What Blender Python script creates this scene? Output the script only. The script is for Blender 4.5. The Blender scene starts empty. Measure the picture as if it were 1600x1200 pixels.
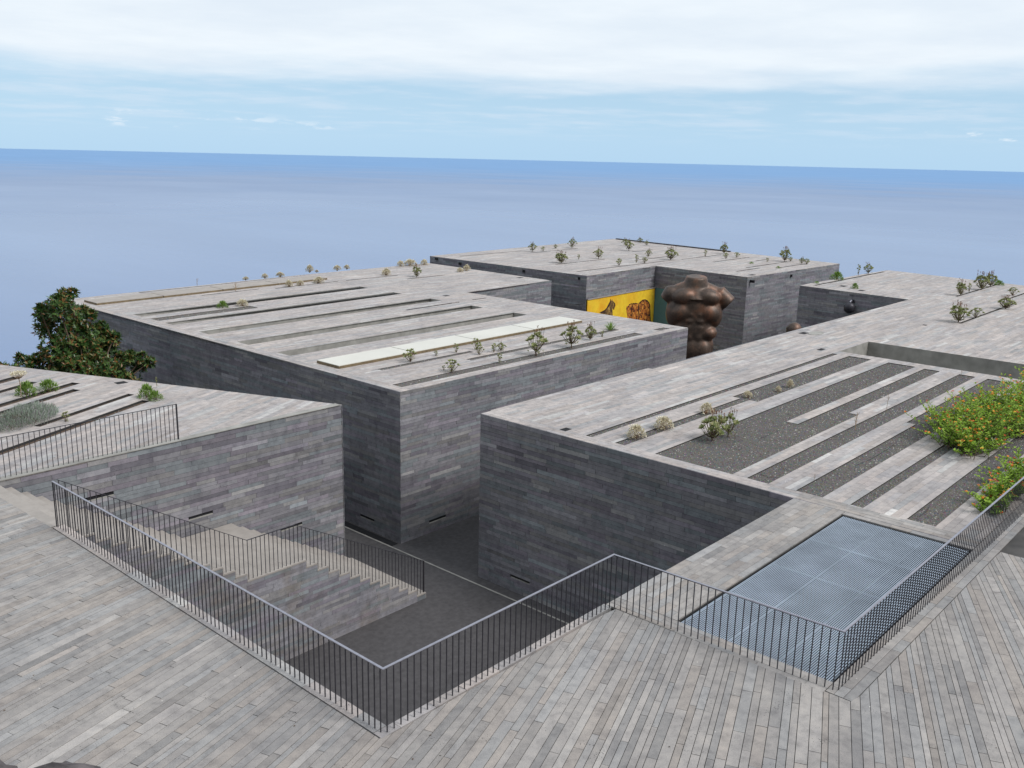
import bpy, bmesh, math, random
from math import sin, cos, pi, radians, sqrt, atan2, hypot
from mathutils import Vector, Matrix
RNG = random.Random(7)

# ------------------------------------------------------------------ camera, world, sun
scene = bpy.context.scene
COL = scene.collection
CAMH = 7.6
FPX, PITCH, ROLL, YAW = 1452.14, radians(13.72), radians(1.319), radians(41.52)
def cam_axes():
    sa, ca = sin(YAW), cos(YAW)
    # world X = along the walls to the right and away, world Y = to the left and away
    def w(v):  # camera-frame horizontal (right, forward, up) -> world
        return Vector((sa*v[0] + ca*v[1], -ca*v[0] + sa*v[1], v[2]))
    F = Vector((0, cos(PITCH), -sin(PITCH))); Rr = Vector((1, 0, 0)); U = Rr.cross(F)
    R2 = cos(ROLL)*Rr + sin(ROLL)*U; U2 = -sin(ROLL)*Rr + cos(ROLL)*U
    return w(R2), w(U2), w(F)
CR, CU, CF = cam_axes()
CO = Vector((0, 0, CAMH))
cd = bpy.data.cameras.new('camera'); cam = bpy.data.objects.new('camera', cd); COL.objects.link(cam)
cd.sensor_width = 36; cd.sensor_fit = 'HORIZONTAL'; cd.lens = FPX/1600*36
cd.clip_start = .1; cd.clip_end = 600000
m = Matrix((CR, CU, -CF)).transposed().to_4x4(); m.translation = CO
cam.matrix_world = m
scene.camera = cam

SUN_AZ = (0.22, -0.975); SUN_EL = radians(47)
sl = bpy.data.lights.new('sun', 'SUN'); so = bpy.data.objects.new('sun', sl); COL.objects.link(so)
sl.energy = 2.0; sl.angle = radians(24); sl.color = (1, .975, .95)
sd = Vector((SUN_AZ[0]*cos(SUN_EL), SUN_AZ[1]*cos(SUN_EL), sin(SUN_EL))).normalized()
so.rotation_euler = sd.to_track_quat('Z', 'Y').to_euler(); so.location = (0, 0, 60)

world = bpy.data.worlds.new('World'); scene.world = world; world.use_nodes = True
def build_world():
    nt = world.node_tree; nt.nodes.clear(); N = nt.nodes.new; L = nt.links.new
    def mth(op, a, b=None, c=None, clamp=False):
        n = N('ShaderNodeMath'); n.operation = op; n.use_clamp = clamp
        for i, v in enumerate((a, b, c)):
            if v is None: continue
            if isinstance(v, (int, float)): n.inputs[i].default_value = v
            else: L(v, n.inputs[i])
        return n.outputs[0]
    def sstep(v, a, b):
        n = N('ShaderNodeMapRange'); n.interpolation_type = 'SMOOTHSTEP'
        L(v, n.inputs[0]); n.inputs[1].default_value = a; n.inputs[2].default_value = b
        return n.outputs[0]
    def noise(vec, scale, detail, rough=.5):
        n = N('ShaderNodeTexNoise'); L(vec, n.inputs['Vector']); n.inputs['Scale'].default_value = scale
        n.inputs['Detail'].default_value = detail; n.inputs['Roughness'].default_value = rough
        return n.outputs['Fac']
    def mixc(f, a, b):
        n = N('ShaderNodeMix'); n.data_type = 'RGBA'; L(f, n.inputs[0])
        for i, v in ((6, a), (7, b)):
            if isinstance(v, tuple): n.inputs[i].default_value = (*v, 1)
            else: L(v, n.inputs[i])
        return n.outputs[2]
    out = N('ShaderNodeOutputWorld'); bg = N('ShaderNodeBackground')
    sky = N('ShaderNodeTexSky'); sky.sky_type = 'NISHITA'; sky.sun_disc = False
    sky.sun_elevation = SUN_EL; sky.sun_rotation = atan2(SUN_AZ[0], SUN_AZ[1])
    sky.altitude = 200; sky.air_density = 1.0; sky.dust_density = .6; sky.ozone_density = 1.5
    tc = N('ShaderNodeTexCoord'); sp = N('ShaderNodeSeparateXYZ'); L(tc.outputs['Generated'], sp.inputs[0])
    x, y, z = sp.outputs
    zz = mth('MAXIMUM', z, 0.0)
    den = mth('ADD', zz, .045)
    cmb = N('ShaderNodeCombineXYZ'); L(mth('DIVIDE', x, den), cmb.inputs[0]); L(mth('DIVIDE', y, den), cmb.inputs[1])
    # azimuth coordinate across the frame for the long streaks
    n1 = noise(cmb.outputs[0], .33, 6, .55)
    n2 = noise(cmb.outputs[0], 1.1, 5, .6)
    edge = mth('ADD', z, mth('MULTIPLY', mth('SUBTRACT', n1, .5), .075))
    layer = sstep(edge, .060, .098)
    # thin veil over the clear strip
    veil = mth('MULTIPLY', sstep(mth('ADD', n2, mth('MULTIPLY', n1, .5)), .66, .95), mth('MULTIPLY', sstep(z, .012, .04), .38))
    # little cumulus rows above the horizon
    st = N('ShaderNodeCombineXYZ'); L(mth('MULTIPLY', x, 1.0), st.inputs[0]); L(mth('MULTIPLY', y, 1.0), st.inputs[1]); L(mth('MULTIPLY', z, 4.5), st.inputs[2])
    n3 = noise(st.outputs[0], 19, 5, .6)
    n4 = noise(st.outputs[0], 3.1, 1, .5)
    band = mth('MULTIPLY', sstep(z, .018, .026), mth('SUBTRACT', 1.0, sstep(z, .030, .040)))
    puffs = mth('MULTIPLY', mth('MULTIPLY', sstep(n3, .55, .66), sstep(n4, .43, .55)), band)
    shade = sstep(noise(cmb.outputs[0], .8, 5, .6), .25, .75)
    skyc = N('ShaderNodeVectorMath'); skyc.operation = 'SCALE'; L(sky.outputs[0], skyc.inputs[0]); skyc.inputs['Scale'].default_value = SKY_STRENGTH
    # pale marine air whitens the clear strip close to the horizon
    clear = mixc(mth('SUBTRACT', .85, mth('MULTIPLY', sstep(z, 0.0, .09), .15)), skyc.outputs[0], (.44, .665, .885))
    cloudc = mixc(shade, (.69, .77, .855), (.79, .855, .91))
    c = mixc(veil, clear, (.66, .74, .84))
    c = mixc(mth('MULTIPLY', puffs, .75), c, (.78, .84, .90))
    c = mixc(layer, c, cloudc)
    L(c, bg.inputs[0]); bg.inputs[1].default_value = .81
    L(bg.outputs[0], out.inputs[0])
SKY_STRENGTH = .08
build_world()
scene.view_settings.view_transform = 'Standard'; scene.view_settings.look = 'None'
scene.view_settings.exposure = 0.46; scene.view_settings.gamma = 1

# ------------------------------------------------------------------ pixel <-> place helpers (1600 x 1200 photograph)
def ray(px, py):
    return CR*((px-800)/FPX) - CU*((py-600)/FPX) + CF
def onz(px, py, z=0.0):
    d = ray(px, py); return CO + d*((z-CAMH)/d.z)
def proj(p):
    v = Vector(p)-CO; w = v.dot(CF)
    if w < .1: return None
    return 800+FPX*v.dot(CR)/w, 600-FPX*v.dot(CU)/w, w

# ------------------------------------------------------------------ materials
MATS = {}
def nodes_of(name):
    mt = bpy.data.materials.new(name); mt.use_nodes = True
    nt = mt.node_tree; b = nt.nodes['Principled BSDF']; MATS[name] = mt
    return mt, nt, b
def texnoise(nt, scale, detail=4, rough=.55, src='pos'):
    n = nt.nodes.new('ShaderNodeTexNoise'); n.inputs['Scale'].default_value = scale
    n.inputs['Detail'].default_value = detail; n.inputs['Roughness'].default_value = rough
    g = nt.nodes.new('ShaderNodeNewGeometry'); nt.links.new(g.outputs['Position'], n.inputs['Vector'])
    return n
def ramp(nt, src, stops):
    r = nt.nodes.new('ShaderNodeValToRGB'); nt.links.new(src, r.inputs[0])
    while len(r.color_ramp.elements) < len(stops): r.color_ramp.elements.new(.5)
    for e, (p, c) in zip(r.color_ramp.elements, stops):
        e.position = p; e.color = (*c, 1) if len(c) == 3 else c
    return r.outputs[0]
def mul(nt, a, b, fac=1.0, mode='MULTIPLY'):
    n = nt.nodes.new('ShaderNodeMix'); n.data_type = 'RGBA'; n.blend_type = mode; n.inputs[0].default_value = fac
    nt.links.new(a, n.inputs[6]); nt.links.new(b, n.inputs[7]); return n.outputs[2]
def bump(nt, b, src, strength, dist):
    n = nt.nodes.new('ShaderNodeBump'); n.inputs['Strength'].default_value = strength; n.inputs['Distance'].default_value = dist
    nt.links.new(src, n.inputs['Height']); nt.links.new(n.outputs[0], b.inputs['Normal'])
def simple(name, col, rough=.8, metal=0, var=.25, scale=6, bumpd=0, spec=.3):
    mt, nt, b = nodes_of(name)
    n = texnoise(nt, scale, 5)
    lo = tuple(c*(1-var) for c in col); hi = tuple(min(1, c*(1+var)) for c in col)
    nt.links.new(ramp(nt, n.outputs['Fac'], [(.3, lo), (.7, hi)]), b.inputs['Base Color'])
    b.inputs['Roughness'].default_value = rough; b.inputs['Metallic'].default_value = metal
    b.inputs['Specular IOR Level'].default_value = spec
    if bumpd: bump(nt, b, n.outputs['Fac'], .5, bumpd)
    return mt
def stone_mat(name, pits=True, stain=0.0):
    """basalt plank: colour comes per stone from the face attribute, grain and pores from noise"""
    mt, nt, b = nodes_of(name)
    at = nt.nodes.new('ShaderNodeAttribute'); at.attribute_name = 'col'
    g = texnoise(nt, 5, 6, .65)
    c = mul(nt, at.outputs['Color'], ramp(nt, g.outputs['Fac'], [(.25, (.66, .66, .67)), (.5, (1, 1, 1)), (.75, (1.2, 1.18, 1.15))]))
    f = texnoise(nt, 70, 3, .6)
    c = mul(nt, c, ramp(nt, f.outputs['Fac'], [(.3, (.8, .8, .8)), (.55, (1, 1, 1)), (.75, (1.1, 1.1, 1.1))]))
    big = texnoise(nt, .35, 4, .6)
    c = mul(nt, c, ramp(nt, big.outputs['Fac'], [(.3, (.86, .86, .87)), (.7, (1.08, 1.07, 1.05))]))
    ms = nt.nodes.new('ShaderNodeMapping'); ms.inputs['Scale'].default_value = (1.5, 1.5, .16)
    gs = nt.nodes.new('ShaderNodeNewGeometry'); nt.links.new(gs.outputs['Position'], ms.inputs[0])
    ns = nt.nodes.new('ShaderNodeTexNoise'); ns.inputs['Scale'].default_value = 1; ns.inputs['Detail'].default_value = 5; ns.inputs['Roughness'].default_value = .65; nt.links.new(ms.outputs[0], ns.inputs['Vector'])
    c = mul(nt, c, ramp(nt, ns.outputs['Fac'], [(.32, (.88, .875, .885)), (.5, (1, 1, 1)), (.7, (1.06, 1.055, 1.05))]))
    if pits:
        v = nt.nodes.new('ShaderNodeTexVoronoi'); v.inputs['Scale'].default_value = 26
        gg = nt.nodes.new('ShaderNodeNewGeometry'); nt.links.new(gg.outputs['Position'], v.inputs['Vector'])
        m1 = texnoise(nt, 2.3, 2)
        th = nt.nodes.new('ShaderNodeMath'); th.operation = 'MULTIPLY'; th.inputs[1].default_value = .3
        nt.links.new(ramp(nt, m1.outputs['Fac'], [(.45, (0, 0, 0)), (.75, (1, 1, 1))]), th.inputs[0])
        lt = nt.nodes.new('ShaderNodeMath'); lt.operation = 'LESS_THAN'
        nt.links.new(v.outputs['Distance'], lt.inputs[0]); nt.links.new(th.outputs[0], lt.inputs[1])
        c = mul(nt, c, ramp(nt, lt.outputs[0], [(0, (1, 1, 1)), (1, (.45, .45, .46))]))
    v2 = nt.nodes.new('ShaderNodeTexVoronoi'); v2.inputs['Scale'].default_value = 2.6; v2.inputs['Randomness'].default_value = 1
    g2 = nt.nodes.new('ShaderNodeNewGeometry'); nt.links.new(g2.outputs['Position'], v2.inputs['Vector'])
    c = mul(nt, c, ramp(nt, v2.outputs['Distance'], [(.022, (1.9, 1.9, 1.85)), (.034, (1, 1, 1))]))
    if stain:
        s = texnoise(nt, .8, 5, .65)
        c = mul(nt, c, ramp(nt, s.outputs['Fac'], [(.5, (1, 1, 1)), (.72, (.72, .62, .48))]), stain)
    nt.links.new(c, b.inputs['Base Color'])
    b.inputs['Roughness'].default_value = .78; b.inputs['Specular IOR Level'].default_value = .3
    bump(nt, b, f.outputs['Fac'], .35, .004)
    return mt
stone_mat('stone'); stone_mat('stone_stained', stain=.9)
simple('bed_mortar', (.035, .034, .033), .95)
simple('concrete', (.28, .27, .25), .85, var=.22, scale=2.2, bumpd=.004)
simple('pale_slab', (.31, .28, .255), .8, var=.12, scale=3, bumpd=.002)
simple('asphalt', (.070, .066, .068), .85, var=.2, scale=7, bumpd=.004)
simple('wet_asphalt', (.05, .045, .042), .55, var=.4, scale=2.5)
simple('gravel', (.108, .098, .09), .95, var=.6, scale=38, bumpd=.03)
simple('soil', (.085, .058, .042), .95, var=.5, scale=30, bumpd=.03)
simple('rail_steel', (.045, .043, .052), .45, metal=.3, var=.2, scale=9)
simple('rail_top', (.34, .335, .38), .38, metal=.75, var=.12, scale=9)
simple('galvanised', (.40, .46, .54), .42, metal=.5, var=.18, scale=1.2)
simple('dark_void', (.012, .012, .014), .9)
simple('skylight_panel', (.55, .525, .46), .35, var=.06, scale=.7, spec=.5)
simple('panel_edge', (.16, .12, .07), .7, var=.3)
simple('teal_paint', (.085, .20, .235), .6, var=.12, scale=1)
simple('slope_scrub', (.11, .105, .075), .95, var=.5, scale=.4)
simple('lava_rock', (.10, .085, .085), .95, var=.6, scale=14, bumpd=.03)
simple('bark', (.12, .085, .06), .9, var=.4, scale=20)
simple('dry_wood', (.30, .22, .15), .9, var=.35, scale=20)
simple('hose', (.015, .015, .016), .5)
simple('white_pebble', (.62, .60, .57), .8)

def leaf_mat(name, cols, rough=.55, trans=.25):
    mt, nt, b = nodes_of(name)
    at = nt.nodes.new('ShaderNodeAttribute'); at.attribute_name = 'rnd'
    k = len(cols)
    c = ramp(nt, at.outputs['Fac'], [((i+.5)/k, c) for i, c in enumerate(cols)])
    nt.links.new(c, b.inputs['Base Color']); b.inputs['Roughness'].default_value = rough
    b.inputs['Specular IOR Level'].default_value = .35
    t = nt.nodes.new('ShaderNodeBsdfTranslucent'); nt.links.new(c, t.inputs[0])
    mx = nt.nodes.new('ShaderNodeMixShader'); mx.inputs[0].default_value = trans
    nt.links.new(b.outputs[0], mx.inputs[1]); nt.links.new(t.outputs[0], mx.inputs[2])
    nt.links.new(mx.outputs[0], nt.nodes['Material Output'].inputs[0])
    return mt
leaf_mat('succulent', [(.15, .20, .07), (.24, .29, .11), (.33, .35, .16), (.42, .40, .22)])
leaf_mat('dry_flower', [(.62, .56, .41), (.72, .67, .52), (.80, .76, .63), (.52, .45, .32)])
leaf_mat('rusty_stalk', [(.16, .07, .04), (.25, .12, .07), (.30, .18, .10), (.12, .08, .05)])
leaf_mat('bright_green', [(.10, .18, .03), (.16, .27, .05), (.23, .36, .08), (.29, .42, .11)])
leaf_mat('lantana_leaf', [(.09, .17, .012), (.15, .27, .02), (.23, .37, .03), (.31, .44, .05)])
leaf_mat('lantana_flower', [(.55, .07, .03), (.75, .16, .02), (.80, .27, .03), (.85, .42, .06)], trans=.15)
leaf_mat('lavender_leaf', [(.20, .26, .20), (.28, .34, .27), (.35, .41, .33), (.34, .31, .33)])
leaf_mat('magnolia_leaf', [(.022, .055, .014), (.040, .085, .020), (.065, .125, .030), (.10, .16, .045), (.20, .10, .035)], rough=.35, trans=.1)

def water_mat():
    mt, nt, b = nodes_of('sea_water')
    tc = nt.nodes.new('ShaderNodeNewGeometry')
    mp = nt.nodes.new('ShaderNodeMapping'); nt.links.new(tc.outputs['Position'], mp.inputs[0])
    mp.inputs['Scale'].default_value = (1, 1, 1)
    n1 = nt.nodes.new('ShaderNodeTexNoise'); n1.inputs['Scale'].default_value = .045; n1.inputs['Detail'].default_value = 8; n1.inputs['Roughness'].default_value = .62
    nt.links.new(mp.outputs[0], n1.inputs['Vector'])
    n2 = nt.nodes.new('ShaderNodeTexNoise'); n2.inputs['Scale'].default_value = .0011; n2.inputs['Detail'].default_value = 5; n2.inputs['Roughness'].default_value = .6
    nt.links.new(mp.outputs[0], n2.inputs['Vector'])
    # smoother inshore, wind-ruffled offshore; reflected sky is put into the base colour by distance
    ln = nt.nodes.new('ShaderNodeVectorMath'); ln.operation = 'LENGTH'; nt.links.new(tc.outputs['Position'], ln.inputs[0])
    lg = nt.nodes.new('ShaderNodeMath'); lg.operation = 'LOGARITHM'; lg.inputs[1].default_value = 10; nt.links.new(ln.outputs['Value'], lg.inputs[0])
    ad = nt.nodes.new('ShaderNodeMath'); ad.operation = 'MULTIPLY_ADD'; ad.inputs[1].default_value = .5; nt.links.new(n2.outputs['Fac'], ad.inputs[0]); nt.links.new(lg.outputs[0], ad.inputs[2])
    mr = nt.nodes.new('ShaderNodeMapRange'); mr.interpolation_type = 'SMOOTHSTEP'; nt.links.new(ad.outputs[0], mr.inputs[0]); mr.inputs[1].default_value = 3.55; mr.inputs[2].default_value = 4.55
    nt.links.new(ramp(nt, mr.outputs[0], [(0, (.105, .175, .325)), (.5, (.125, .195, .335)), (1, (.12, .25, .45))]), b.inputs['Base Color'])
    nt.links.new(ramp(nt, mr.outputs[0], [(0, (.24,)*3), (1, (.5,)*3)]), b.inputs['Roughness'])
    # wind streaks and slicks
    mp2 = nt.nodes.new('ShaderNodeMapping'); mp2.inputs['Rotation'].default_value = (0, 0, .55); mp2.inputs['Scale'].default_value = (.0022, .0005, 1); nt.links.new(tc.outputs['Position'], mp2.inputs[0])
    n3 = nt.nodes.new('ShaderNodeTexNoise'); n3.inputs['Scale'].default_value = 1; n3.inputs['Detail'].default_value = 6; n3.inputs['Roughness'].default_value = .6; nt.links.new(mp2.outputs[0], n3.inputs['Vector'])
    cc = b.inputs['Base Color'].links[0].from_socket
    nt.links.new(mul(nt, cc, ramp(nt, n3.outputs['Fac'], [(.3, (.87, .90, .93)), (.7, (1.12, 1.09, 1.06))])), b.inputs['Base Color'])
    nt.links.new(ramp(nt, mr.outputs[0], [(0, (.5,)*3), (1, (.18,)*3)]), b.inputs['Specular IOR Level'])
    b.inputs['IOR'].default_value = 1.333
    bump(nt, b, n1.outputs['Fac'], .16, 1.6)
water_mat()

def bronze_mat():
    mt, nt, b = nodes_of('bronze')
    n = texnoise(nt, 1.1, 6, .65); f = texnoise(nt, 9, 5, .6)
    c = ramp(nt, n.outputs['Fac'], [(.3, (.040, .032, .027)), (.5, (.10, .068, .052)), (.68, (.21, .10, .06))])
    c = mul(nt, c, ramp(nt, f.outputs['Fac'], [(.3, (.75, .75, .75)), (.7, (1.15, 1.12, 1.1))]))
    nt.links.new(c, b.inputs['Base Color']); b.inputs['Metallic'].default_value = .4; b.inputs['Roughness'].default_value = .5
bronze_mat()

# ------------------------------------------------------------------ mesh builder and tagging
class MB:
    def __init__(s): s.v = []; s.f = []; s.c = []; s.r = []
    def poly(s, pts, col=None, rnd=None):
        i = len(s.v); s.v.extend(tuple(p) for p in pts); s.f.append(tuple(range(i, i+len(pts))))
        s.c.append(col); s.r.append(rnd)
    def quads(s, V, F, col=None, rnd=None):
        i = len(s.v); s.v.extend(tuple(p) for p in V)
        for f in F: s.f.append(tuple(i+k for k in f)); s.c.append(col); s.r.append(rnd)
    def box(s, a, b, col=None, rnd=None):
        x0, y0, z0 = a; x1, y1, z1 = b
        V = [(x0,y0,z0),(x1,y0,z0),(x1,y1,z0),(x0,y1,z0),(x0,y0,z1),(x1,y0,z1),(x1,y1,z1),(x0,y1,z1)]
        s.quads(V, [(0,3,2,1),(4,5,6,7),(0,1,5,4),(1,2,6,5),(2,3,7,6),(3,0,4,7)], col, rnd)
    def prism(s, pts, z0, z1, col=None, top=True, bottom=True):
        n = len(pts); V = [(p[0],p[1],z0) for p in pts]+[(p[0],p[1],z1) for p in pts]
        F = [(i,(i+1)%n,n+(i+1)%n,n+i) for i in range(n)]
        if top: F.append(tuple(range(n,2*n)))
        if bottom: F.append(tuple(range(n-1,-1,-1)))
        s.quads(V, F, col)
    def tube(s, pts, radii, n=5, rnd=None):
        pts = [Vector(p) for p in pts]; base = len(s.v)
        for i, p in enumerate(pts):
            d = (pts[min(i+1,len(pts)-1)]-pts[max(i-1,0)]).normalized()
            a = d.orthogonal().normalized(); b = d.cross(a); r = radii[i] if hasattr(radii,'__len__') else radii
            for k in range(n):
                t = 2*pi*k/n; s.v.append(tuple(p+(a*cos(t)+b*sin(t))*r))
        for i in range(len(pts)-1):
            for k in range(n):
                s.f.append((base+i*n+k, base+i*n+(k+1)%n, base+(i+1)*n+(k+1)%n, base+(i+1)*n+k)); s.c.append(None); s.r.append(rnd)
        s.f.append(tuple(base+(len(pts)-1)*n+k for k in range(n))); s.c.append(None); s.r.append(rnd)
    def leaf(s, p, d, up, L, W, rnd):
        """a folded pointed leaf of two triangles pairs"""
        d = d.normalized(); side = d.cross(up)
        if side.length < 1e-4: side = d.orthogonal()
        side.normalize(); nrm = side.cross(d)
        a = p; m1 = p+d*L*.5+side*W*.5+nrm*W*.15; m2 = p+d*L*.5-side*W*.5+nrm*W*.15; t = p+d*L-nrm*L*.06
        s.quads([a, m1, t, m2], [(0,1,2),(0,2,3)], None, rnd)
    def build(s, name, mat, parent=None, origin=None, smooth=False):
        me = bpy.data.meshes.new(name)
        o0 = Vector(origin) if origin is not None else Vector((0,0,0))
        V = [(x-o0.x, y-o0.y, z-o0.z) for x,y,z in s.v] if origin is not None else s.v
        me.from_pydata(V, [], s.f)
        if any(c is not None for c in s.c):
            a = me.attributes.new('col', 'FLOAT_COLOR', 'FACE')
            a.data.foreach_set('color', [k for c in s.c for k in ((*c, 1.0) if c else (.3,.3,.3,1.0))])
        if any(r is not None for r in s.r):
            a = me.attributes.new('rnd', 'FLOAT', 'FACE'); a.data.foreach_set('value', [r if r is not None else .5 for r in s.r])
        if smooth: me.shade_smooth()
        me.materials.append(MATS[mat]); o = bpy.data.objects.new(name, me); COL.objects.link(o)
        if parent is not None:
            o.parent = parent; o.location = o0-parent_world(parent) if origin is not None else (0, 0, 0)
        else: o.location = o0
        return o
def parent_world(p):
    v = Vector(p.location)
    while p.parent: p = p.parent; v += Vector(p.location)
    return v
def tag(o, label=None, cat=None, group=None, kind=None):
    for k, v in (('label', label), ('category', cat), ('group', group), ('kind', kind)):
        if v: o[k] = v
    return o
def empty(name, loc, label=None, cat=None, group=None, kind=None):
    o = bpy.data.objects.new(name, None); COL.objects.link(o); o.location = loc; o.empty_display_size = .3
    return tag(o, label, cat, group, kind)
def copy_tree(o, parent=None):
    c = o.copy(); COL.objects.link(c); c.parent = parent
    for ch in list(o.children): copy_tree(ch, c)
    return c

# ------------------------------------------------------------------ stone courses
def scan(poly, v):
    xs = []
    n = len(poly)
    for i in range(n):
        (u0, v0), (u1, v1) = poly[i], poly[(i+1) % n]
        if (v0 <= v < v1) or (v1 <= v < v0): xs.append(u0+(u1-u0)*(v-v0)/(v1-v0))
    return sorted(xs)
def courses(poly, holes=(), widths=(.15, .17, .2), lens=(.5, 1.5), rng=RNG):
    """rows of planks inside a polygon (u along the course, v across), holes = (u0,u1,v0,v1). Returns quads of (u,v)."""
    vmin = min(p[1] for p in poly); vmax = max(p[1] for p in poly)
    br = sorted({round(x, 4) for x in [vmin, vmax]+[h[2] for h in holes]+[h[3] for h in holes] if vmin <= x <= vmax})
    rows = []
    for a, b in zip(br, br[1:]):
        if b-a < .004: continue
        ws = []; t = 0
        while t < (b-a): w = rng.choice(widths); ws.append(w); t += w
        if len(ws) > 1 and (t-(b-a)) > ws[-1]*.5: t -= ws.pop()
        k = (b-a)/t; v = a
        for w in ws: rows.append((v, v+w*k)); v += w*k
    out = []
    for v0, v1 in rows:
        e = (v1-v0)*.02; mid = (v0+v1)/2
        lo, hi = scan(poly, v0+e), scan(poly, v1-e)
        if len(lo) != len(hi) or len(lo) % 2: lo = hi = scan(poly, mid)
        for i in range(0, len(lo)-1, 2):
            segs = [((lo[i], hi[i]), (lo[i+1], hi[i+1]))]
            for h in holes:
                if not (h[2] < mid < h[3]): continue
                ns = []
                for (a, b) in segs:
                    if h[1] <= min(a) or h[0] >= max(b): ns.append((a, b)); continue
                    if h[0] > max(a): ns.append((a, (h[0], h[0])))
                    if h[1] < min(b): ns.append(((h[1], h[1]), b))
                segs = ns
            for a, b in segs:
                u = (a[0]+a[1])/2; end = (b[0]+b[1])/2; cur = a
                if end-u < .02: continue
                first = True
                while True:
                    l = rng.uniform(*lens)
                    if first: l *= rng.uniform(.35, 1); first = False
                    if u+l > end-lens[0]*.45: out.append((cur[0], b[0], b[1], cur[1], v0, v1)); break
                    u += l; out.append((cur[0], u, u, cur[1], v0, v1)); cur = (u, u)
    return out
def tone(pal, rng=RNG):
    base, spread, tints = pal
    t = rng.choices(tints, [x[3] for x in tints])[0]
    k = base*math.exp(rng.gauss(0, spread))
    return (k*t[0], k*t[1], k*t[2])
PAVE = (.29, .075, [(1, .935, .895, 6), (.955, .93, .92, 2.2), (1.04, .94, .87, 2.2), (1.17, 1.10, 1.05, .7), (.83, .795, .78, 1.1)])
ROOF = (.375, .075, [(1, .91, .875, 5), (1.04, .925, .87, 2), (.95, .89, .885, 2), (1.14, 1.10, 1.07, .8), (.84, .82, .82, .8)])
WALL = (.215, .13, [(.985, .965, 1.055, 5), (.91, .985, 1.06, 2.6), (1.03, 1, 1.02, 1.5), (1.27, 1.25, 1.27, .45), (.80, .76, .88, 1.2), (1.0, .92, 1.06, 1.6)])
def lay(quads, tomap, pal, gap=.006, thick=.03, jit=.0015, rng=RNG):
    """quads -> list of (verts, faces, colour); tomap(u,v,h) gives the world point, h along the outward normal"""
    out = []
    for a0, a1, a2, a3, v0, v1 in quads:
        g = gap/2
        if a1-a0 < gap*1.5 and a2-a3 < gap*1.5: continue
        h = rng.uniform(-jit, jit)
        q = [(a0+g, v0+g), (max(a1-g, a0+g), v0+g), (max(a2-g, a3+g), v1-g), (a3+g, v1-g)]
        V = [tomap(u, v, h) for u, v in q]+[tomap(u, v, h-thick) for u, v in q]
        out.append((V, tone(pal, rng)))
    return out
SF = [(0,1,2,3), (0,4,5,1), (1,5,6,2), (2,6,7,3), (3,7,4,0)]
SFR = [tuple(reversed(f)) for f in SF]
def proj_area(V):
    P = [proj(p) for p in V[:4]]
    if any(p is None for p in P): return 0
    cx = sum(p[0] for p in P)/4; cy = sum(p[1] for p in P)/4
    if not (-10 < cx < 1610 and -10 < cy < 1210): return 0
    return abs(sum(P[i][0]*P[(i+1)%4][1]-P[(i+1)%4][0]*P[i][1] for i in range(4)))/2
def emit(stones, parent, limit, mat='stone', flip=False, rest='stone_field'):
    """the stones that show largest become parts of their own, the others one joined part"""
    idx = sorted(range(len(stones)), key=lambda i: -proj_area(stones[i][0]))
    big = set(i for i in idx[:limit] if proj_area(stones[i][0]) > 12)
    F = SFR if flip else SF
    mb = MB()
    for i, (V, c) in enumerate(stones):
        if i in big:
            s = MB(); s.quads(V, F, c)
            o = sum((Vector(p) for p in V[:4]), Vector())/4
            s.build('stone', mat, parent, origin=o)
        else: mb.quads(V, F, c)
    if mb.f:
        o = mb.build(rest, mat, parent); o['kind'] = 'stuff'
        if parent is not None: o.location = -parent_world(parent)
def hmap(warp=None, z=0.0, ang=0.0, org=(0, 0)):
    ca, sa = cos(ang), sin(ang)
    def f(u, v, h):
        x, y = org[0]+u*ca-v*sa, org[1]+u*sa+v*ca
        if warp: x, y = warp(x, y)
        return (x, y, z+h)
    return f
def inv(ang, org, pts):
    ca, sa = cos(ang), sin(ang)
    return [((x-org[0])*ca+(y-org[1])*sa, -(x-org[0])*sa+(y-org[1])*ca) for x, y in pts]
def rect(x0, x1, y0, y1): return [(x0,y0),(x1,y0),(x1,y1),(x0,y1)]
SW = (.145, .16, .18)
def wall_y(y, x0, x1, z0, z1, slots=(), pal=WALL, lens=(.5, 1.45), out=-1):
    """stones of a wall face in the plane y, facing -y (out=-1)"""
    q = courses(rect(x0, x1, z0, z1), slots, (.105, .12, .135), lens)
    return lay(q, lambda u, v, h: (u, y+out*h, v), pal, gap=.007, jit=.005)
def wall_x(x, y0, y1, z0, z1, slots=(), pal=WALL, lens=(.5, 1.45), out=-1):
    q = courses(rect(y0, y1, z0, z1), slots, (.105, .12, .135), lens)
    return lay(q, lambda u, v, h: (x+out*h, u, v), pal, gap=.007, jit=.005)
FLOOR = -5.38

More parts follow.
